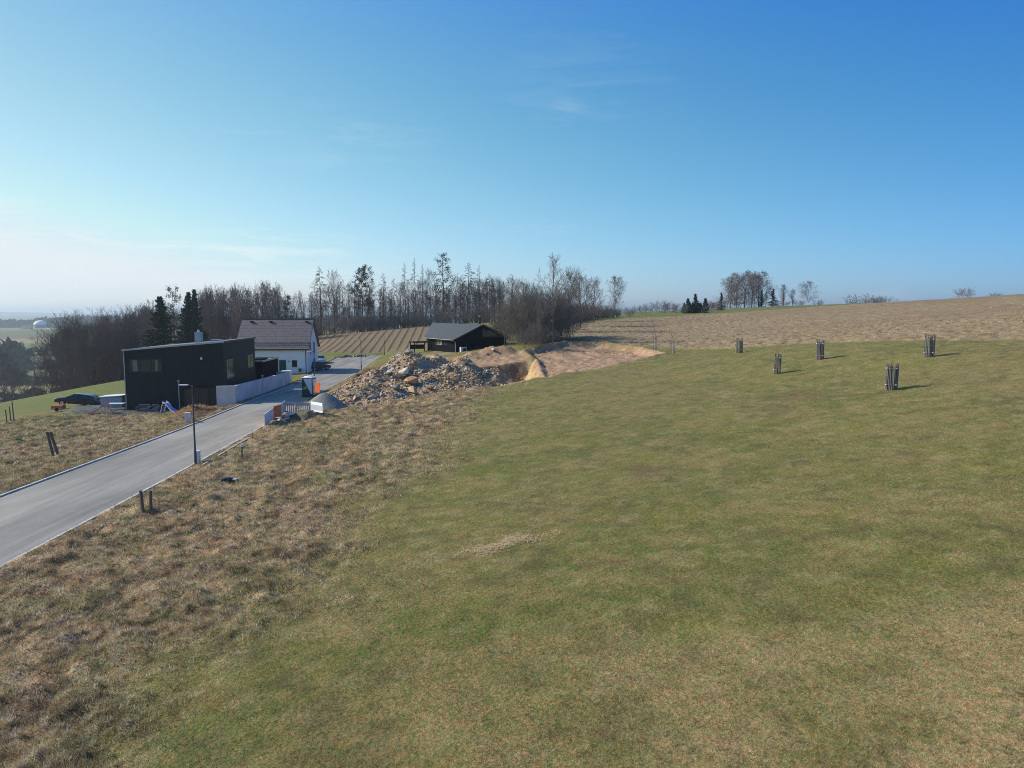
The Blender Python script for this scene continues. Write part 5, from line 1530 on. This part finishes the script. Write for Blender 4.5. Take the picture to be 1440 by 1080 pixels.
# the larger blocks, each by itself
tones = [srgb(204, 174, 142), srgb(186, 158, 130), srgb(172, 152, 134), srgb(160, 156, 150), srgb(136, 136, 134), srgb(206, 192, 168), srgb(190, 150, 116), srgb(120, 112, 104), srgb(214, 204, 190), srgb(152, 134, 116)]
block_meshes = []
for i in range(10):
    rv_, rf_ = rocks[i]
    me = np_mesh('boulder', rv_, rf_.ravel(), 3, np.tile(tones[i] * np.array([1.0, .94, .84]), (len(rv_), 1))); me.materials.append(M_rock); block_meshes.append(me)
def block(x, y, s, k, label, group=None, sc3=(1, 1, 1), z=None, rz=None):
    o = bpy.data.objects.new('boulder', block_meshes[k]); C.objects.link(o)
    zz = float(heap_z(np.array([x]), np.array([y]))[0]) if z is None else z
    gg = lm(x, y); zz = max(zz, gg)
    o.location = (x, y, zz + s * .25); o.scale = (s * sc3[0], s * sc3[1], s * sc3[2])
    o.rotation_euler = (rnd.gauss(0, .35), rnd.gauss(0, .35), rnd.uniform(0, 6.28) if rz is None else rz)
    return tag(o, label, 'boulder', group)
def hp(px, py):
    """where the line of sight meets the heap"""
    best = None
    for Y in np.arange(70, 100, .15):
        x, y, z = P(px, py, Y)
        hzv = max(float(heap_z(np.array([x]), np.array([y]))[0]), lm(x, y))
        if hzv > z: return x, y
    return P(px, py, 82)[:2]
for px, py, s, k, sc3, lab in ((562, 531, .80, 0, (1.3, .9, .7), 'big tan flat-topped boulder in the dark hollow at the middle of the rubble heap'),
                         (579, 540, 1.0, 6, (1.2, 1, .9), 'large orange-tan block right below the middle of the rubble heap'),
                         (580, 551, .9, 1, (1.4, .8, .7), 'tan slab with a fresh face near the foot of the rubble heap'),
                         (555, 547, .75, 4, (1.2, 1, .7), 'grey block left of the large tan blocks on the heap'),
                         (524, 561, .70, 4, (1.4, 1, .8), 'grey boulder at the foot of the heap near its left part'),
                         (540, 558, .55, 3, (1.2, 1, .8), 'pale grey boulder at the foot of the heap, right of the grey boulder'),
                         (548, 498, .8, 8, (1.6, 1, .6), 'long whitish slab on the crest of the heap'),
                         (566, 493, .9, 8, (1.3, 1, .8), 'whitish block crowning the top of the heap'),
                         (574, 497, .7, 3, (1.2, 1, .8), 'grey-white block just right of the topmost one'),
                         (541, 504, .7, 4, (1.3, 1, .6), 'bluish grey slab at the left of the crest of the heap'),
                         (604, 546, .6, 2, (1.2, 1, .9), 'brown-grey block at the lower right of the large tan blocks'),
                         (597, 524, .7, 4, (1.2, 1, .7), 'dark grey block beside the smooth grey patch of the heap'),
                         (632, 520, .6, 7, (1.3, 1, .8), 'dark block in the blackish patch at the right of the heap'),
                         (612, 505, .55, 5, (1.2, 1, .8), 'cream block near the top right of the heap'),
                         (655, 513, .5, 7, (1.3, 1, .8), 'dark stone at the right end of the heap by the pit'),
                         (583, 513, .6, 9, (1.3, 1, .8), 'brownish block above the smooth grey patch of the heap')):
    x, y = hp(px, py); block(x, y, s, k, lab, None, sc3)
g = np.random.default_rng(77)
bx_, by_, bz_ = on_heap(g, 170)
tn = ('orange-tan', 'tan', 'pinkish-brown', 'pale grey', 'mid grey', 'cream', 'rusty', 'dark brown', 'whitish', 'brown')
for i in range(170):
    k_ = int(g.integers(0, 10)); X_, Y_ = float(bx_[i]), float(by_[i])
    zone = ('on the left flank' if X_ < -14 else 'on the middle' if X_ < -8 else 'on the right part') + (' near the foot' if Y_ < 78 else ' half way up' if Y_ < 86 else ' near the crest')
    s = .17 + .18 * g.random() ** 1.5
    block(float(bx_[i]), float(by_[i]), s, k_, '%s middle-sized rock %s of the rubble heap' % (tn[k_], zone), 'broken rocks of middle size on the rubble heap', (1.2, 1, .8), z=float(bz_[i]))
for px, py, Y, s, k, lab in ((693, 493, 99.5, .45, 5, 'cream stone on the orange earth bank below the cabin'), (798, 521, 84, .16, 8, 'small white stone at the near edge of the levelled platform'), (685, 494, 99, .35, 3, 'grey stone on the orange earth bank below the cabin')):
    x, y, z = P(px, py, Y); block(x, y, s, k, lab, None, (1.2, 1, .8), z=lm(x, y))

# ------------------------------------------------------------------ tree guards on the meadow
M_stick = mat('weathered_stake', (.175, .158, .140), rough=.95, var=.35, scale=3, stretch=(1, 1, .3))
M_sap = mat('sapling_bark', (.12, .095, .075), rough=.9, var=.2)
M_wtape = mat('white_tie', (.8, .8, .78), rough=.6, var=.05)
def guard(x, y, h, r, label, seed, sap=True):
    rr = random.Random(seed); e = empty('tree_guard', (x, y, lm(x, y) - .03)); tag(e, label, 'tree guard', 'stake tree guards on the meadow')
    n = 16 if r < .3 else 22
    for i in range(n):
        a = 6.283 * i / n + rr.uniform(-.06, .06); hh = h * rr.uniform(.86, 1.06)
        m = MB(); dx = rr.uniform(-.03, .03); m.tube((r * math.cos(a), r * math.sin(a), -.05), (r * math.cos(a) + dx, r * math.sin(a) + rr.uniform(-.03, .03), hh), rr.uniform(.026, .040), rr.uniform(.02, .032), 6)
        m.build('stake', M_stick, e)
    for zz in (.22 * h, .55 * h, .84 * h):
        m = MB(); k = 18
        for i in range(k):
            a0, a1 = 6.283 * i / k, 6.283 * (i + 1) / k
            m.tube(((r + .045) * math.cos(a0), (r + .045) * math.sin(a0), zz), ((r + .045) * math.cos(a1), (r + .045) * math.sin(a1), zz), .008, n=4)
        m.build('wire', M_steel, e)
    for a in (3.3, 4.9, 5.6):
        for zz in (.22 * h, .84 * h):
            if rr.random() < .75:
                m = MB(); c = (r + .05); m.box(c * math.cos(a) - .05, c * math.cos(a) + .05, c * math.sin(a) - .03, c * math.sin(a) + .03, zz - .03, zz + .04); m.build('tie', M_wtape, e)
    if sap:
        g = np.random.default_rng(seed); S = []
        S.append((0, 0, 0, .02, .02, .0, h * 1.0, .014))
        branch(S, np.array([.02, 0, h]), np.array([-.25 + .2 * g.random(), .1, 1]) / 1.05, h * .42, .013, 1, g, 4, 4, .02, (.4, .9), .5, .006)
        o = link_mesh('sapling', seg_mesh('sapling', S, M_sap)); o.location = e.location
        tag(o, 'bare sapling inside the ' + label.split(',')[0], 'sapling')
guard(25.75, 48.0, 1.80, .36, 'guard of stakes nearest the camera, with a leaning twig above it', 1)
guard(34.05, 58.0, 1.78, .36, 'guard of stakes farthest to the right, near the ploughed field', 2, False)
guard(28.7, 66.2, 1.8, .30, 'guard of stakes by the ploughed field, second from the right', 3)
guard(26.55, 83.0, 1.72, .35, 'guard of stakes farthest from the camera, leftmost of the five', 4, False)
guard(23.6, 63.0, 1.74, .27, 'slim dark guard of stakes in the middle of the meadow, lower than its neighbours', 5)
def stake_tree(px, py, Y, h, label, seed):
    x, y, _ = P(px, py, Y); z = lm(x, y); g = np.random.default_rng(seed)
    e = empty('staked_sapling', (x, y, z)); tag(e, label, 'young tree')
    for dx, dy in ((-.25, 0), (.25, .1), (0, -.2)):
        m = MB(); m.tube((dx, dy, 0), (dx * .8, dy * .8, 1.7), .032, .028, 6); m.build('stake', M_stick, e)
    S = [(0, 0, 0, .03, .03, 0, 1.6, .02)]
    branch(S, np.array([.03, 0, 1.55]), np.array([.02, 0, 1.0]), h - 1.5, .02, 1, g, 5, 7, .12, (.3, .6), .4, .007)
    link_mesh('sapling_stem', seg_mesh('sapling_stem', S, M_sap), parent=e)
    m = MB(); m.tube((.0, .0, .1), (.02, 0, 1.25), .06, .06, 8); m.build('trunk_guard', M_wtape, e)
stake_tree(921, 492, 97, 3.1, 'young bare tree tied to stakes at the corner of the platform, left of a pair', 1)
stake_tree(946, 496, 92, 3.0, 'young bare tree tied to stakes, right of the pair by the ploughed field', 2)

# ------------------------------------------------------------------ posts
M_post = mat('old_fence_post', (.15, .125, .095), rough=.95, var=.35, scale=2.5, stretch=(1, 1, .3))
def post(x, y, h, r, lean, label, group=None, m_=None, cap=None, z=None):
    e = MB(); e.tube((0, 0, -.3), (0, 0, h * .5), r * 1.03, r, 8); e.tube((0, 0, h * .5), (lean[0] * .05, 0, h), r, r * .93, 8)
    o = e.build('fence_post', m_ or M_post); o.location = (x, y, lm(x, y) if z is None else z); o.rotation_euler = (lean[1], lean[0], 0)
    return tag(o, label, 'post', group)
x, y, _ = P(203, 700, 32.5)
post(x - .10, y, 1.05, .075, (-.05, 0), 'thick wooden post beside the kerb, left one of the near pair')
post(x + .23, y + .1, 1.0, .075, (.02, 0), 'thick wooden post beside the kerb, right one of the near pair')
x, y, _ = P(76, 640, 47.4)
post(x - .05, y, 1.75, .09, (-.18, 0), 'grey wooden post leaning left in the weeds beyond the road, one of a crossed pair')
post(x + .28, y + .05, 1.75, .09, (-.26, 0), 'grey wooden post leaning against its neighbour in the weeds beyond the road')
x, y, _ = P(340, 638, 44.5); 
o = post(x, y, .85, .05, (.03, 0), 'short dark stake on the slope right of the nearest street lamp')
m = MB(); m.box(-.06, .06, -.06, .06, 0, .18, .01); o = m.build('stake_cap', M_wtape, o); o.location = (.0, 0, .75)
for px, py, Y, h, lab in ((9.5, 592, 66, 1.3, 'thin wooden post at the left edge of the photo, first of three'), (15, 590, 67, 1.4, 'thin wooden post at the left edge, middle of three'), (19.5, 590, 66.5, 1.9, 'thin wooden post at the left edge, tallest of three')):
    x, y, _ = P(px, py, Y); post(x, y, h, .05, (-.03, 0), lab)
x, y, _ = P(355, 618, 52); post(x, y, .75, .022, (0, 0), 'thin rusty peg in the slope below the white barriers')
# black bag and weeds on the slope
x, y, z = P(319, 674, 38.2); e = empty('plastic_bag', (x, y, lm(x, y))); tag(e, 'torn black plastic bag lying on the brown slope', 'bag')
g = np.random.default_rng(3)
b = bmesh.new(); bmesh.ops.create_icosphere(b, subdivisions=3, radius=.26)
for v in b.verts: v.co = Vector((v.co.x * 1.35, v.co.y * 1.1, max(-.05, v.co.z * .34))) * (1 + .5 * math.sin(13 * v.co.x + 5 * v.co.z) * math.cos(11 * v.co.y) + rnd.uniform(-.2, .2))
m = MB(); m._add(b, Matrix.Translation((0, 0, .1))); m.build('bag', mat('black_film', (.012, .014, .02), rough=.35, var=.1, spec=.5), e)
m = MB(); m.box(.3, .55, -.08, .1, .05, .12, .01); m.box(-.35, -.2, -.15, -.02, .04, .1, .01); m.build('label_patch', M_plast, e)
for px, py, Y, h, lab in ((210, 705, 31.8, 1.0, 'dry weeds tangled round the two thick posts by the kerb'), (341, 645, 43.6, .9, 'dry brown weeds round the short dark stake'), (270, 692, 35, .8, 'dark clump of dry weeds on the slope left of the black bag'),
                     (306, 662, 39, .6, 'dry weeds just above the black bag'), (500, 625, 47, .9, 'lone dry weed stalk on the brown slope below the rubble'), (530, 590, 56, .6, 'small dry weed clump near the top of the brown slope'),
                     (120, 640, 48, .8, 'dry weeds beyond the road right of the crossed posts'), (60, 655, 45, .8, 'dry weeds beyond the road left of the crossed posts'), (330, 640, 45, .8, 'dry weeds left of the short dark stake')):
    x, y, _ = P(px, py, Y); tree('weed', x, y, h, lab)

# ------------------------------------------------------------------ things round the dark house
def slide(loc, rz, col, label):
    e = empty('childrens_slide', loc, rz); tag(e, label, 'slide')
    pr = [(0, 1.05), (.25, 1.02), (.9, .42), (1.35, .16), (1.75, .10)]
    m = MB()
    for i in range(4):
        (x0, z0), (x1, z1) = pr[i], pr[i + 1]
        m.prism([(x0, z0), (x1, z1), (x1, z1 - .04), (x0, z0 - .04)], -.21, .21, 'y')
        for s_ in (-.24, .212): m.prism([(x0, z0 + .12), (x1, z1 + .10), (x1, z1 - .05), (x0, z0 - .05)], s_, s_ + .028, 'y')
    m.build('chute', col, e)
    for s_ in (-.25, .21):
        m = MB(); m.prism([(-.03, 1.25), (.05, 1.25), (-.42, 0), (-.5, 0)], s_, s_ + .04, 'y'); m.build('rail', col, e)
    m = MB()
    for k in range(4): zz = .2 + k * .24; xx = -.45 + (zz / 1.25) * .44; m.box(xx - .04, xx + .04, -.21, .21, zz, zz + .035)
    m.build('steps', M_plast, e)
M_pink = mat('pink_plastic', (.62, .22, .24), rough=.4, var=.08); M_lil = mat('pale_lilac_plastic', (.46, .46, .68), rough=.4, var=.08)
x, y, z = P(152, 579, 72.6); slide((x, y, -10.45), math.radians(200), M_pink, 'pink and white toy slide on the gravel left of the dark house')
x, y, z = P(238, 579, 74.0); slide((x - .2, y - .4, -10.5), math.radians(-25), M_lil, 'pale lilac toy slide against the front of the dark house')
# garden bench and seat at the front wall
def bench(loc, rz, w_, label):
    e = empty('garden_sofa', loc, rz); tag(e, label, 'garden seat')
    M_g = mat('grey_rattan', (.115, .12, .125), rough=.8, var=.2, scale=12)
    m = MB(); m.box(0, w_, -.7, 0, .08, .38, .02); m.build('seat', M_g, e)
    m = MB(); m.box(0, w_, -.02, .12, .38, .82, .02); m.build('backrest', M_g, e)
    for x0 in (-.1, w_ - .02):
        m = MB(); m.box(x0, x0 + .12, -.7, .1, .0, .60, .02); m.build('armrest', M_g, e)
    m = MB(); m.box(.08, w_ - .08, -.66, -.04, .382, .46, .03); m.build('cushion', mat('dark_cushion', (.03, .035, .05), rough=.9, var=.2), e)
p_ = at(H, 1.75, -.9, -.0); bench(p_, RZ, 1.1, 'low grey garden seat with dark cushions at the front of the dark house, left one')
p_ = at(H, 3.05, -.9, -.0); bench(p_, RZ, .75, 'low grey garden seat beside the lilac slide at the dark house')
# white shed and table at the left corner
x, y, z = P(161, 566, 78.5); e = empty('garden_shed', (x, y, -10.75), .06); tag(e, 'small pale grey shed with a white flat roof left of the dark house', 'shed')
m = MB(); m.box(-1.1, 1.2, -.8, .8, 0, 1.35); m.build('wall', mat('pale_blue_grey', (.34, .38, .43), var=.1), e)
m = MB(); m.prism([(-1.25, 1.352), (1.3, 1.5), (1.3, 1.58), (-1.25, 1.43)], -.95, .95, 'y'); m.build('roof', mat('white_sheet', (.84, .85, .86), rough=.4, var=.03), e)
m = MB(); m.box(-.8, -.2, -.82, -.801, .3, 1.0); m.build('door', M_steel, e)
x, y, z = P(162, 570, 75.5); e = empty('garden_table', (x, y, -10.5), .05); tag(e, 'low white table in front of the pale shed, left of the dark house', 'table')
m = MB(); m.box(-1.05, 1.0, -.45, .45, .68, .74, .01); m.build('tabletop', M_bw, e)
for sx_ in (-.9, .85):
    for sy_ in (-.35, .35):
        m = MB(); m.box(sx_ - .03, sx_ + .03, sy_ - .03, sy_ + .03, 0, .678); m.build('leg', M_steel, e)
# white sheet or pallet stack at the end of the garden wall
x, y, z = P(424, 527, 100); e = empty('white_crate', (-30.9, 97, -9.5), .1); tag(e, 'sunlit white crate behind the far end of the grey garden wall', 'crate')
m = MB(); m.box(-.6, .6, -.5, .5, 0, 1.35, .03); m.build('case', M_render, e); m = MB(); m.box(-.64, .64, -.54, .54, 1.352, 1.43, .01); m.build('lid', M_render, e)

# ------------------------------------------------------------------ cars
M_tyre = mat('tyre_rubber', (.018, .018, .018), rough=.85, var=.1); M_rim_ = mat('alloy_rim', (.45, .46, .48), rough=.3, metal=.7, var=.05)
M_cg = glass_mat('car_glass', (.02, .023, .026), .04)
def car(loc, rz, paint, label, tilt=0.0, roll=0.0, suv=0.0):
    e = empty('parked_car', loc, rz); e.rotation_euler = (roll, tilt, rz); tag(e, label, 'car')
    # outline of the lower body and the cabin, lofted across the width
    low = [(-2.2, .35), (-2.28, .55), (-2.25, .78), (-2.15, .92), (-1.55, .98), (1.0, .96), (1.7, .86), (2.15, .74), (2.25, .55), (2.2, .32)]
    H_ = 1.45 + suv
    secs = []
    b = bmesh.new()
    W_ = [(-.90, .86), (-.80, 1.0), (.80, 1.0), (.90, .86)]
    for wy, k in W_:
        secs.append([b.verts.new((x * (.985 if k < 1 else 1), wy, .35 + (z - .35) * (k if z > .5 else 1))) for x, z in low])
    for s0, s1 in zip(secs[:-1], secs[1:]):
        for i in range(len(low)):
            j = (i + 1) % len(low); b.faces.new((s0[i], s1[i], s1[j], s0[j]))
    b.faces.new(secs[0]); b.faces.new(secs[-1][::-1]); bmesh.ops.recalc_face_normals(b, faces=b.faces)
    bmesh.ops.bevel(b, geom=b.edges[:], offset=.03, segments=2, affect='EDGES')
    m = MB(); m._add(b); m.build('body', paint, e, True)
    cab = [(-2.02, .94), (-1.75, H_ - .14), (-1.45, H_ - .03), (-.2, H_), (.35, H_ - .05), (1.15, .93)]
    b = bmesh.new(); s0 = [b.verts.new((x, -.76 + .16 * (z - .93) / (H_ - .93), z)) for x, z in cab]; s1 = [b.verts.new((x, .76 - .16 * (z - .93) / (H_ - .93), z)) for x, z in cab]
    for i in range(len(cab)):
        j = (i + 1) % len(cab); b.faces.new((s0[i], s1[i], s1[j], s0[j]))
    b.faces.new(s0); b.faces.new(s1[::-1]); bmesh.ops.recalc_face_normals(b, faces=b.faces)
    m = MB(); m._add(b); m.build('windows', M_cg, e)
    m = MB()
    m.prism([(-1.78, H_ - .13), (-1.45, H_ - .01), (-.2, H_ + .02), (.38, H_ - .03), (.36, H_ - .06), (-.2, H_ - .02), (-1.45, H_ - .05)], -.63, .63, 'y')
    for s_ in (-1, 1):
        for xa, xb in ((-1.3, -1.22), (-.3, -.22)): m.box(xa, xb, min(s_ * .66, s_ * .735), max(s_ * .66, s_ * .735), .93, H_ - .05)
    m.build('roof', paint, e)
    for x in (-1.38, 1.38):
        for s_ in (-1, 1):
            m = MB(); m.tube((x, s_ * .72, .32), (x, s_ * .91, .32), .32, n=20); wl = m.build('wheel', M_tyre, e, True)
            m = MB(); m.tube((x, s_ * .905, .32), (x, s_ * .925, .32), .20, n=16); m.build('rim', M_rim_, wl)
    for s_ in (-1, 1):
        m = MB(); m.box(2.08, 2.24, s_ * .72 - .14, s_ * .72 + .14, .62, .74, .02); m.build('headlight', M_plast, e)
        m = MB(); m.box(-2.27, -2.15, s_ * .74 - .1, s_ * .74 + .1, .66, .84, .02); m.build('tail_light', mat('tail_red', (.3, .01, .01), rough=.3, var=.05), e)
        m = MB(); m.box(.85, 1.0, min(s_ * .86, s_ * 1.02), max(s_ * .86, s_ * 1.02), .95, 1.07, .02); m.build('mirror', paint, e)
M_pb = mat('black_car_paint', (.010, .012, .018), rough=.22, var=.05, spec=.6); M_ps = mat('silver_car_paint', (.42, .43, .45), rough=.3, var=.05, metal=.4)
M_pg = mat('dark_grey_car_paint', (.03, .033, .04), rough=.3, var=.05, spec=.5)
x, y, z = P(111, 577, 80.0)
car((x, y, lm(x, y) + .05), math.radians(188), M_pb, 'black estate car parked on the slope at the left, next to an orange trailer', tilt=-.13)
x, y, z = P(83, 580, 77.5)
e = empty('orange_trailer', (x, y, lm(x, y) + .1), math.radians(8)); tag(e, 'small orange-covered trailer at the front of the black car', 'trailer')
e.scale = (.75, .75, .75)
m = MB(); m.box(-.85, .75, -.55, .55, .45, .85, .04); m.build('cover', M_bo, e); m = MB(); m.box(-.85, .75, -.56, .56, .22, .448); m.build('box', M_steel, e)
for s_ in (-1, 1):
    m = MB(); m.tube((0, s_ * .58, .22), (0, s_ * .72, .22), .25, n=16); m.build('wheel', M_tyre, e, True)
m = MB(); m.tube((.75, 0, .3), (1.5, 0, .3), .035); m.build('drawbar', M_steel, e)
car((-34.6, 128.0, lm(-34.6, 128) + .02), math.radians(-70), M_ps, 'silver car parked beyond the white house gable')
car((-31.2, 113.5, lm(-31.2, 113.5) + .05), math.radians(60), M_pg, 'dark grey car in the shadow beside the white house gable')
# firewood / stone rows behind the cars
g = np.random.default_rng(44)
def on_row(g, n):
    t = g.random(n); x = -28.5 + t * 5.0 + g.normal(0, .4, n) - 6; y = 141 + t * 3 + g.normal(0, .5, n); return x, y, ground(x, y) + .25 * g.random(n)
rock_cloud('stone_row', 160, .15, .42, 45, 'row of dark stones along the edge of the asphalt below the furrowed slope', on_row, lambda x, y: np.tile(srgb(92, 92, 92), (len(x), 1)))

# ------------------------------------------------------------------ far valley
def far_wood(name, spots, seed, mat_, label):
    """a distant wood that reads as one mass: many small rough crowns"""
    g = np.random.default_rng(seed); V_ = []; 
    for cx_, cy_, rx, ry, n, h0, h1 in spots:
        a = g.random(n) * 6.283; r = np.sqrt(g.random(n))
        x = cx_ + rx * r * np.cos(a); y = cy_ + ry * r * np.sin(a)
        z = ground(x, y, False); h = g.uniform(h0, h1, n)
        for i in range(n):
            m = 46
            t = g.random(m); aa = g.random(m) * 6.283
            conic = (i % 3 == 0)
            rr = h[i] * (.17 * (1.05 - t) if conic else .27 * np.sin(np.clip(t * .85 + .12, 0, 1) * math.pi) ** .7) * (.75 + .5 * g.random(m))
            p = np.c_[x[i] + rr * np.cos(aa), y[i] + rr * np.sin(aa), z[i] + h[i] * (.08 + .92 * t)]
            s = h[i] * .12
            d1 = g.normal(0, s, (m, 3)); d2 = g.normal(0, s, (m, 3))
            V_.append(np.stack([p - d1, p + d1, p + d2], 1).reshape(-1, 3))
    v = np.concatenate(V_)
    me = np_mesh(name, v, np.arange(len(v)), 3)
    return tag(link_mesh(name, me, mat_), label, 'wood', kind='stuff')
M_fw = mat('far_wood', (.052, .055, .036), rough=.95, var=.45, scale=.05, spec=.05)
M_fw2 = mat('far_bare_wood', (.090, .078, .060), rough=.95, var=.4, scale=.04, spec=.05)
def fp(px, Y): return ((px - 720) / 1000 * Y, Y)
far_wood('valley_wood', [(*fp(-12, 520), 9, 30, 50, 20, 27)], 1, M_fw, 'dark wood standing in the valley at the left edge of the photo')
far_wood('hedgerow', [(*fp(60, 610), 45, 3, 60, 4, 8), (*fp(70, 470), 30, 3, 40, 3, 6), (*fp(110, 760), 60, 4, 60, 5, 9), (*fp(40, 300), 24, 6, 60, 4, 8)], 2, M_fw2, 'brown hedgerows crossing the valley fields')
far_wood('ridge_wood', [(*fp(-30, 1780), 90, 60, 200, 14, 22), (*fp(20, 1750), 95, 40, 260, 14, 22), (*fp(95, 1650), 70, 40, 160, 14, 22), (*fp(135, 1700), 60, 40, 160, 15, 26), (*fp(180, 1750), 110, 40, 200, 14, 20),
                        (*fp(300, 1750), 200, 40, 300, 14, 22), (*fp(500, 1750), 260, 40, 300, 14, 22)], 3, M_fw, 'blue-grey woods along the far ridge around the white dome')
def fld(name, px, Y, w_, d_, col, n): pass

# the white storage dome on the far ridge
dx_, dy_ = fp(59, 1450)
dz_ = lm(dx_, dy_) - 3
D_ = empty('storage_dome', (dx_, dy_, dz_ + 5)); tag(D_, 'large white domed storage tank on the far ridge beyond the valley', 'dome')
M_white = mat('white_membrane', (.80, .80, .78), rough=.6, var=.05, scale=.2)
m = MB(); b = bmesh.new(); bmesh.ops.create_uvsphere(b, u_segments=32, v_segments=16, radius=12)
for v in list(b.verts):
    if v.co.z < -.1: b.verts.remove(v)
m._add(b, Matrix.Translation((0, 0, 5)) @ Matrix.Diagonal((1, 1, .72, 1))); m.build('membrane', M_white, D_, True)
m = MB(); m.tube((0, 0, -6), (0, 0, 5.0), 12.1, n=32); m.build('wall', mat('tank_wall', (.30, .32, .30), var=.1, scale=.3), D_, True)

# a few houses in the valley, small with distance
M_wallw = mat('far_wall', (.70, .68, .62), var=.1, scale=.5); M_roofr = mat('far_roof', (.22, .12, .09), var=.2, scale=.5)
for px, Y, wd, lab in ((62, 640, 12, 'tiny white house in the valley below the dark wood, nearer one'), (40, 1330, 16, 'tiny pale farm building on the far ridge left of the dome'),
                       (63, 300, 5, 'tiny white shed low in the valley beside the foot of the wood'), (150, 1500, 16, 'tiny pale farm building among trees on the far ridge right of the dome')):
    x, y = fp(px, Y)
    e = empty('far_house', (x, y, lm(x, y) - .3), .3); tag(e, lab, 'house')
    m = MB(); m.box(-wd / 2, wd / 2, -wd / 3, wd / 3, 0, wd * .3); m.build('wall', M_wallw, e)
    m = MB(); m.prism([(-wd / 3 - .4, wd * .3), (wd / 3 + .4, wd * .3), (0, wd * .3 + wd * .24)], -wd / 2 - .3, wd / 2 + .3, 'x'); m.build('roof', M_roofr, e)

# ------------------------------------------------------------------ haze
hm = bpy.data.materials.new('haze'); hm.use_nodes = True
t = hm.node_tree; t.nodes.clear()
o_ = t.nodes.new('ShaderNodeOutputMaterial'); pv = t.nodes.new('ShaderNodeVolumePrincipled')
pv.inputs['Color'].default_value = (.80, .915, 1.0, 1); pv.inputs['Density'].default_value = 0.00021; pv.inputs['Anisotropy'].default_value = 0.42
t.links.new(pv.outputs[0], o_.inputs['Volume'])
m = MB(); m.box(-14400, 14400, -14400, 14400, -420, 42)
tag(m.build('haze', hm), 'thin blue haze in the air over the valley', 'haze', kind='stuff')
